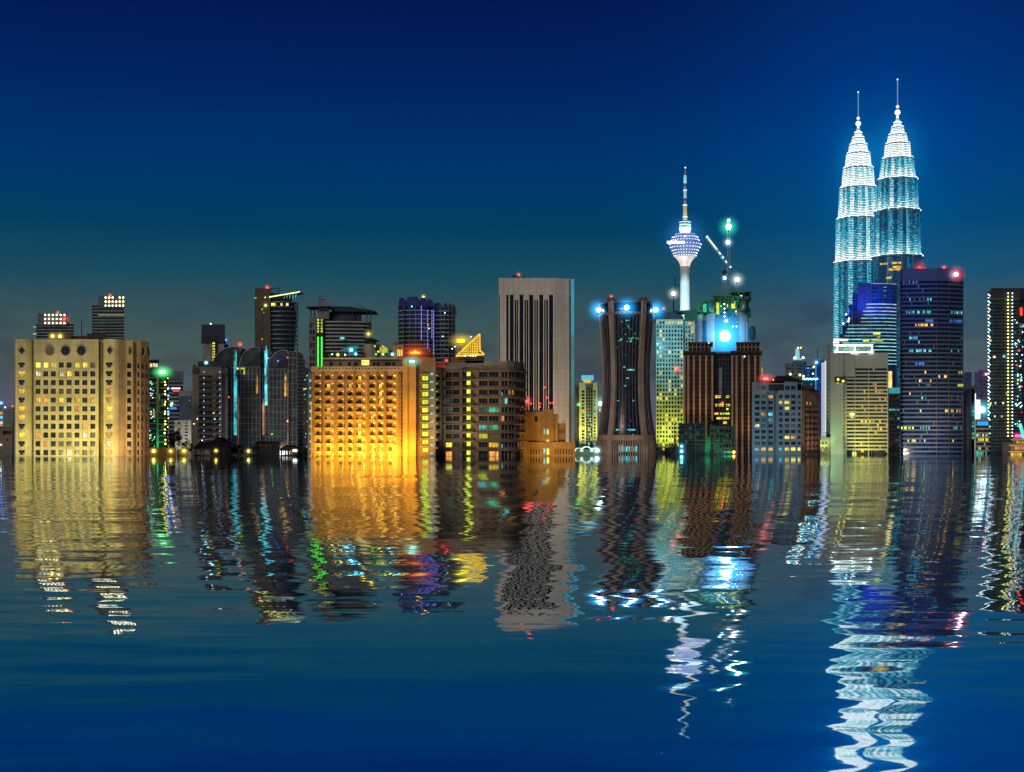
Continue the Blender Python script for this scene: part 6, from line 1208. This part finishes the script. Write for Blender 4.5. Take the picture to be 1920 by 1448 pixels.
flood(b, 1735, 848, -36, 1740, 790, 0, (1, .82, .60), 34000, 100); flood(b, 1767, 848, -16, 1767, 740, 0, (1, .58, .34), 9000, 75); flood(b, 1690, 545, -40, 1705, 560, 2, (.03, .14, 1), 9000, 80)  # last spot: blue fill added to tint the upper floors

# ---------------------------------------------------------------- far edge beyond the striped tower
b = Bld('office_tower', 'thin grey tower with a rounded pale pier beside the big striped tower', 'office tower', 1000, 1818)
b.shell(DARKW, [(1807, 4), (1812, 3), (1812.3, 1)], 24, 733, None); mb = MB(); mb.lathe([(b.u(4.6), -4), (b.u(4.6), b.z(729))], 18, b.x(1816.8), 3.4); b.add(mb, 'round_pier', GREYW, None, True)
b.box('glass_body', GLZ, 1821.5, 1827, 729, None, 2, 20); b.box('pier', GREYW, 1826.6, 1828.6, 726, None, 1, 3); b.box('roof_slab', wall('pale_beige', (.42, .38, .33)), 1807, 1829, 723, 729, 0, 24)
for k in range(9): b.winpx(1822.5, 1826, 762 + 7 * k, 767 + 7 * k, 1.8, 'g' if k % 3 else 't')
b.done()
for lab, p0, p1, t, Y in (('far hazy violet block just beyond the big striped tower', 1800, 1822, 698, 2100), ('far hazy violet block with a pink beacon near the dotted tower', 1827, 1862, 694, 2000)):
    b = Bld('apartment_tower', lab, 'apartment block', Y, (p0 + p1) / 2, 'far violet blocks'); VB = wall('violet_haze', (.16, .15, .27), .9)
    b.shell(VB, [(p0, 0), (p0 + 8, 0)], 30, t + 4, None); b.shell(VB, [(p0 + 8.1, 0), (p1, 0)], 30, t, {0: ([(p0 + 10 + 4 * k, p0 + 12 + 4 * k) for k in range(int((p1 - p0 - 11) / 4))], rows(t + 5, 7, 12, 3), lambda i, j: choose({'k': 8, 't': 1, 'd': .6}))}, .6)
    if t == 694: b.lamp(1849, 702, -2, 2.0, lamp_mat('pink_lamp', (1, .25, .45), 5), (10, (1, .1, .3), .8))
    b.done(); flood(b, (p0 + p1) / 2, 845, -120, (p0 + p1) / 2, 760, 0, (.45, .40, 1), 20000, 80)
b = Bld('office_building', 'low banded block with an azure rooftop sign and green-lit storeys', 'office block', 900, 1854)
banded(b, [(1829, 0), (1857, 0)], 22, 786, None, 8.2, .42, .5, wall('band_taupe', (.28, .26, .25)), GLZ); b.shell(GREYW, [(1857.2, 1), (1879, 1)], 22, 784, {0: ([(1861.5, 1864.5), (1868, 1871), (1874, 1877)], rows(796, 8.2, 7, 4), lambda i, j: choose({'k': 7, 'g': 1, 'w': .7 * (i == 0)}))}, .5)
sign(b, 1832, 1853, 790.5, 798, -.8, lamp_mat('azure_sign', (.02, .38, 1), 1.15), 'sign', None, .2)
for r, ps, f in ((3, 'gwc', .7), (4, 'Gyg', .6), (5, 'c', .55), (6, 'oy', .45), (6, 'g', .3), (7, 'gc', .6)): lit_row(b, 1831, 1852, r, 786, 8.2, .42, 0, 0, ps, 2.8, f, .3)
for p in (1863, 1878): b.winpx(p - 1.2, p + 1.2, 779.5, 784.5, .6, 'w', 'lamp_panel')
b.done()
b = Bld('lit_slab_building', 'small white-glaring wall and floodlight above the low banded block', 'building', 960, 1833)
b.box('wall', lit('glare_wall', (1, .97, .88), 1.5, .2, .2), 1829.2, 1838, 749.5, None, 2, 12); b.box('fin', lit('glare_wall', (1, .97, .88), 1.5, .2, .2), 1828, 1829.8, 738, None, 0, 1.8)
b.lamp(1841.5, 768.5, -1, 2.6, ICE, (20, (.08, .85, 1), 1.0), 'floodlight'); mast(b, 1841.5, 0, 771, 846, .4); b.done()
b = Bld('apartment_tower', 'dark glass tower outlined with dotted strings of white and yellow lamps', 'apartment tower', 900, 1890)
TG = glass('teal_dark_glass', (.018, .032, .036), .12)
banded(b, [(1852.5, 4), (1857, 0)] + arc(1857.3, 1912, 0, 0, 2, 6) + [(1914, 3), (1960, 16)], 46, 562, None, 6.4, .16, .25, wall('teal_band', (.12, .14, .15)), TG)
b.shell(wall('cap_dark', (.05, .055, .065)), [(1852.5, 3.5), (1857, -.5), (1912, -.8), (1960, 15)], 46, 546, None, name='crown', pybot=561.9); b.box('roof_storey', wall('cap_dark', (.05, .055, .065)), 1858, 1950, 538.5, 546.1, 6, 36); b.box('crown_edge', STEEL, 1852, 1912, 559.5, 561, -1.2, -.82)
SW = lamp_mat('string_white', (.8, .95, 1), 5)
for k in range(42):
    y = 552 + 6.45 * k
    bead(b, 1853.5, y, 1.6, .42, SW, 'string_lamp')
    if k % 2 == 0: bead(b, 1856, y + 3, -.6, .30, CY if k % 3 else SW, 'string_lamp')
for k in range(43):
    y = 551 + 6.35 * k; bead(b, 1890.3, y, -2.9, .42, lamp_mat('string_yellow', (1, .88, .15), 5), 'string_lamp'); bead(b, 1898.2, y, -2.8, .36, SW, 'string_lamp')
for a, c, y, k in ((1855, 1859, 637, 'y'), (1862, 1867, 668, 'w'), (1880.5, 1885.5, 667, 'c'), (1856, 1859, 755, 'Y'), (1865.5, 1868, 754, 'w'), (1879.5, 1882.5, 754, 'w'), (1886, 1888.5, 736, 'o'), (1907, 1910, 711, 'Y'), (1864, 1866.5, 779, 'w'), (1877, 1880, 779, 'w')): b.winpx(a, c, y, y + 4, -2.4, k)
b.box('red_sign', lamp_mat('red_vertical_sign', (1, .05, .03), 2), 1912.5, 1917, 577.5, 592, -1.5, -.6)
for k in range(60): bead(b, random.uniform(1903, 1919), random.uniform(600, 800), -2.4 if 0 else -1.6, random.uniform(.2, .4), random.choice([SW, CY, CY, RED, lamp_mat('dim_teal', (.1, .5, .5), 1)]), 'window_glint')
for k in range(24): b.winpx(1911, 1914 + random.uniform(0, 3), 604 + 7 * k, 607.5 + 7 * k, -1.6, random.choice('tkctd'))
b.done()
b = Bld('temple_building', 'small warm-lit tiered pagoda building with a pink sign and teal lit fin', 'building', 700, 1908)
for p0, p1, t, bt, d in ((1897, 1930, 824, 835, 1.0), (1894, 1932, 835, 847, .5), (1892, 1934, 847, None, 0)):
    b.box('storey', BEIGE, p0 + 2, p1 - 2, t, bt, d + 1, d + 12); b.box('eave', CREAM, p0 - 2, p1 + 2, t - .8, t + 1.2, d - .8, d + 13)
    for k in range(5): b.winpx(p0 + 4 + 5.2 * k, p0 + 7.4 + 5.2 * k, t + 3, t + 8, d + .9, random.choice('yod'))
sign(b, 1903, 1915, 815, 820, .2, lamp_mat('pink_sign', (1, .12, .45), 1.6), 'sign', (3, (1, .1, .3), .6), .25); b.box('roof', CREAM, 1900, 1926, 820.5, 823.1, 2, 10)
mb = MB(); mb.bar((b.x(1911.5), -.5, b.z(795)), (b.x(1919.5), -.5, b.z(822)), .9, 6); b.add(mb, 'lit_fin', lit('teal_fin', (.15, .9, .75), 1.2, .4, .8)); b.done(); flood(b, 1908, 850, -7, 1908, 830, 1, (1, .62, .2), 700, 110)
b = Bld('service_building', 'plain taupe block at the foot of the dotted tower', 'building', 800, 1886)
b.shell(wall('pinkish', (.26, .20, .19)), [(1879.5, 0), (1899, 0)], 14, 831, None); b.box('roof_slab', GREYW, 1879, 1899.5, 829.5, 831, -.4, 14.4); b.done()

# ---------------------------------------------------------------- low far shore between the towers
for lab, p0, p1, t, Y, m in (('low far block behind the glass sails and dark blocks', 560, 592, 812, 1300, DARKW), ('low hazy far block behind the slim yellow tower', 1060, 1132, 812, 1500, GREYW), ('low hazy far block behind the netted construction tower', 1225, 1300, 820, 1600, GREYW), ('low far block behind the slate apartments', 1395, 1545, 800, 1700, DARKW), ('low far block behind the striped towers', 1780, 1900, 815, 1500, DARKW), ('low far block behind the cream hotel', -30, 60, 815, 1400, DARKW), ('low far block behind the green sign and white apartments', 270, 430, 812, 1300, DARKW)):
    b = Bld('city_block', lab, 'building', Y, (p0 + p1) / 2, 'low far blocks on the far shore'); n = int((p1 - p0 - 4) / 5)
    b.shell(m, [(p0, 0), (p1, 0)], 40, t, {0: ([(p0 + 3 + 5 * k, p0 + 5.5 + 5 * k) for k in range(n)], rows(t + 4, 7, 4, 3), lambda i, j: choose({'k': 10, 't': 2, 'd': 2, 'y': .8}))}, .5); b.box('roof_block', m, p0 + 5, p0 + 15, t - 5, t + .02, 5, 16); b.done()
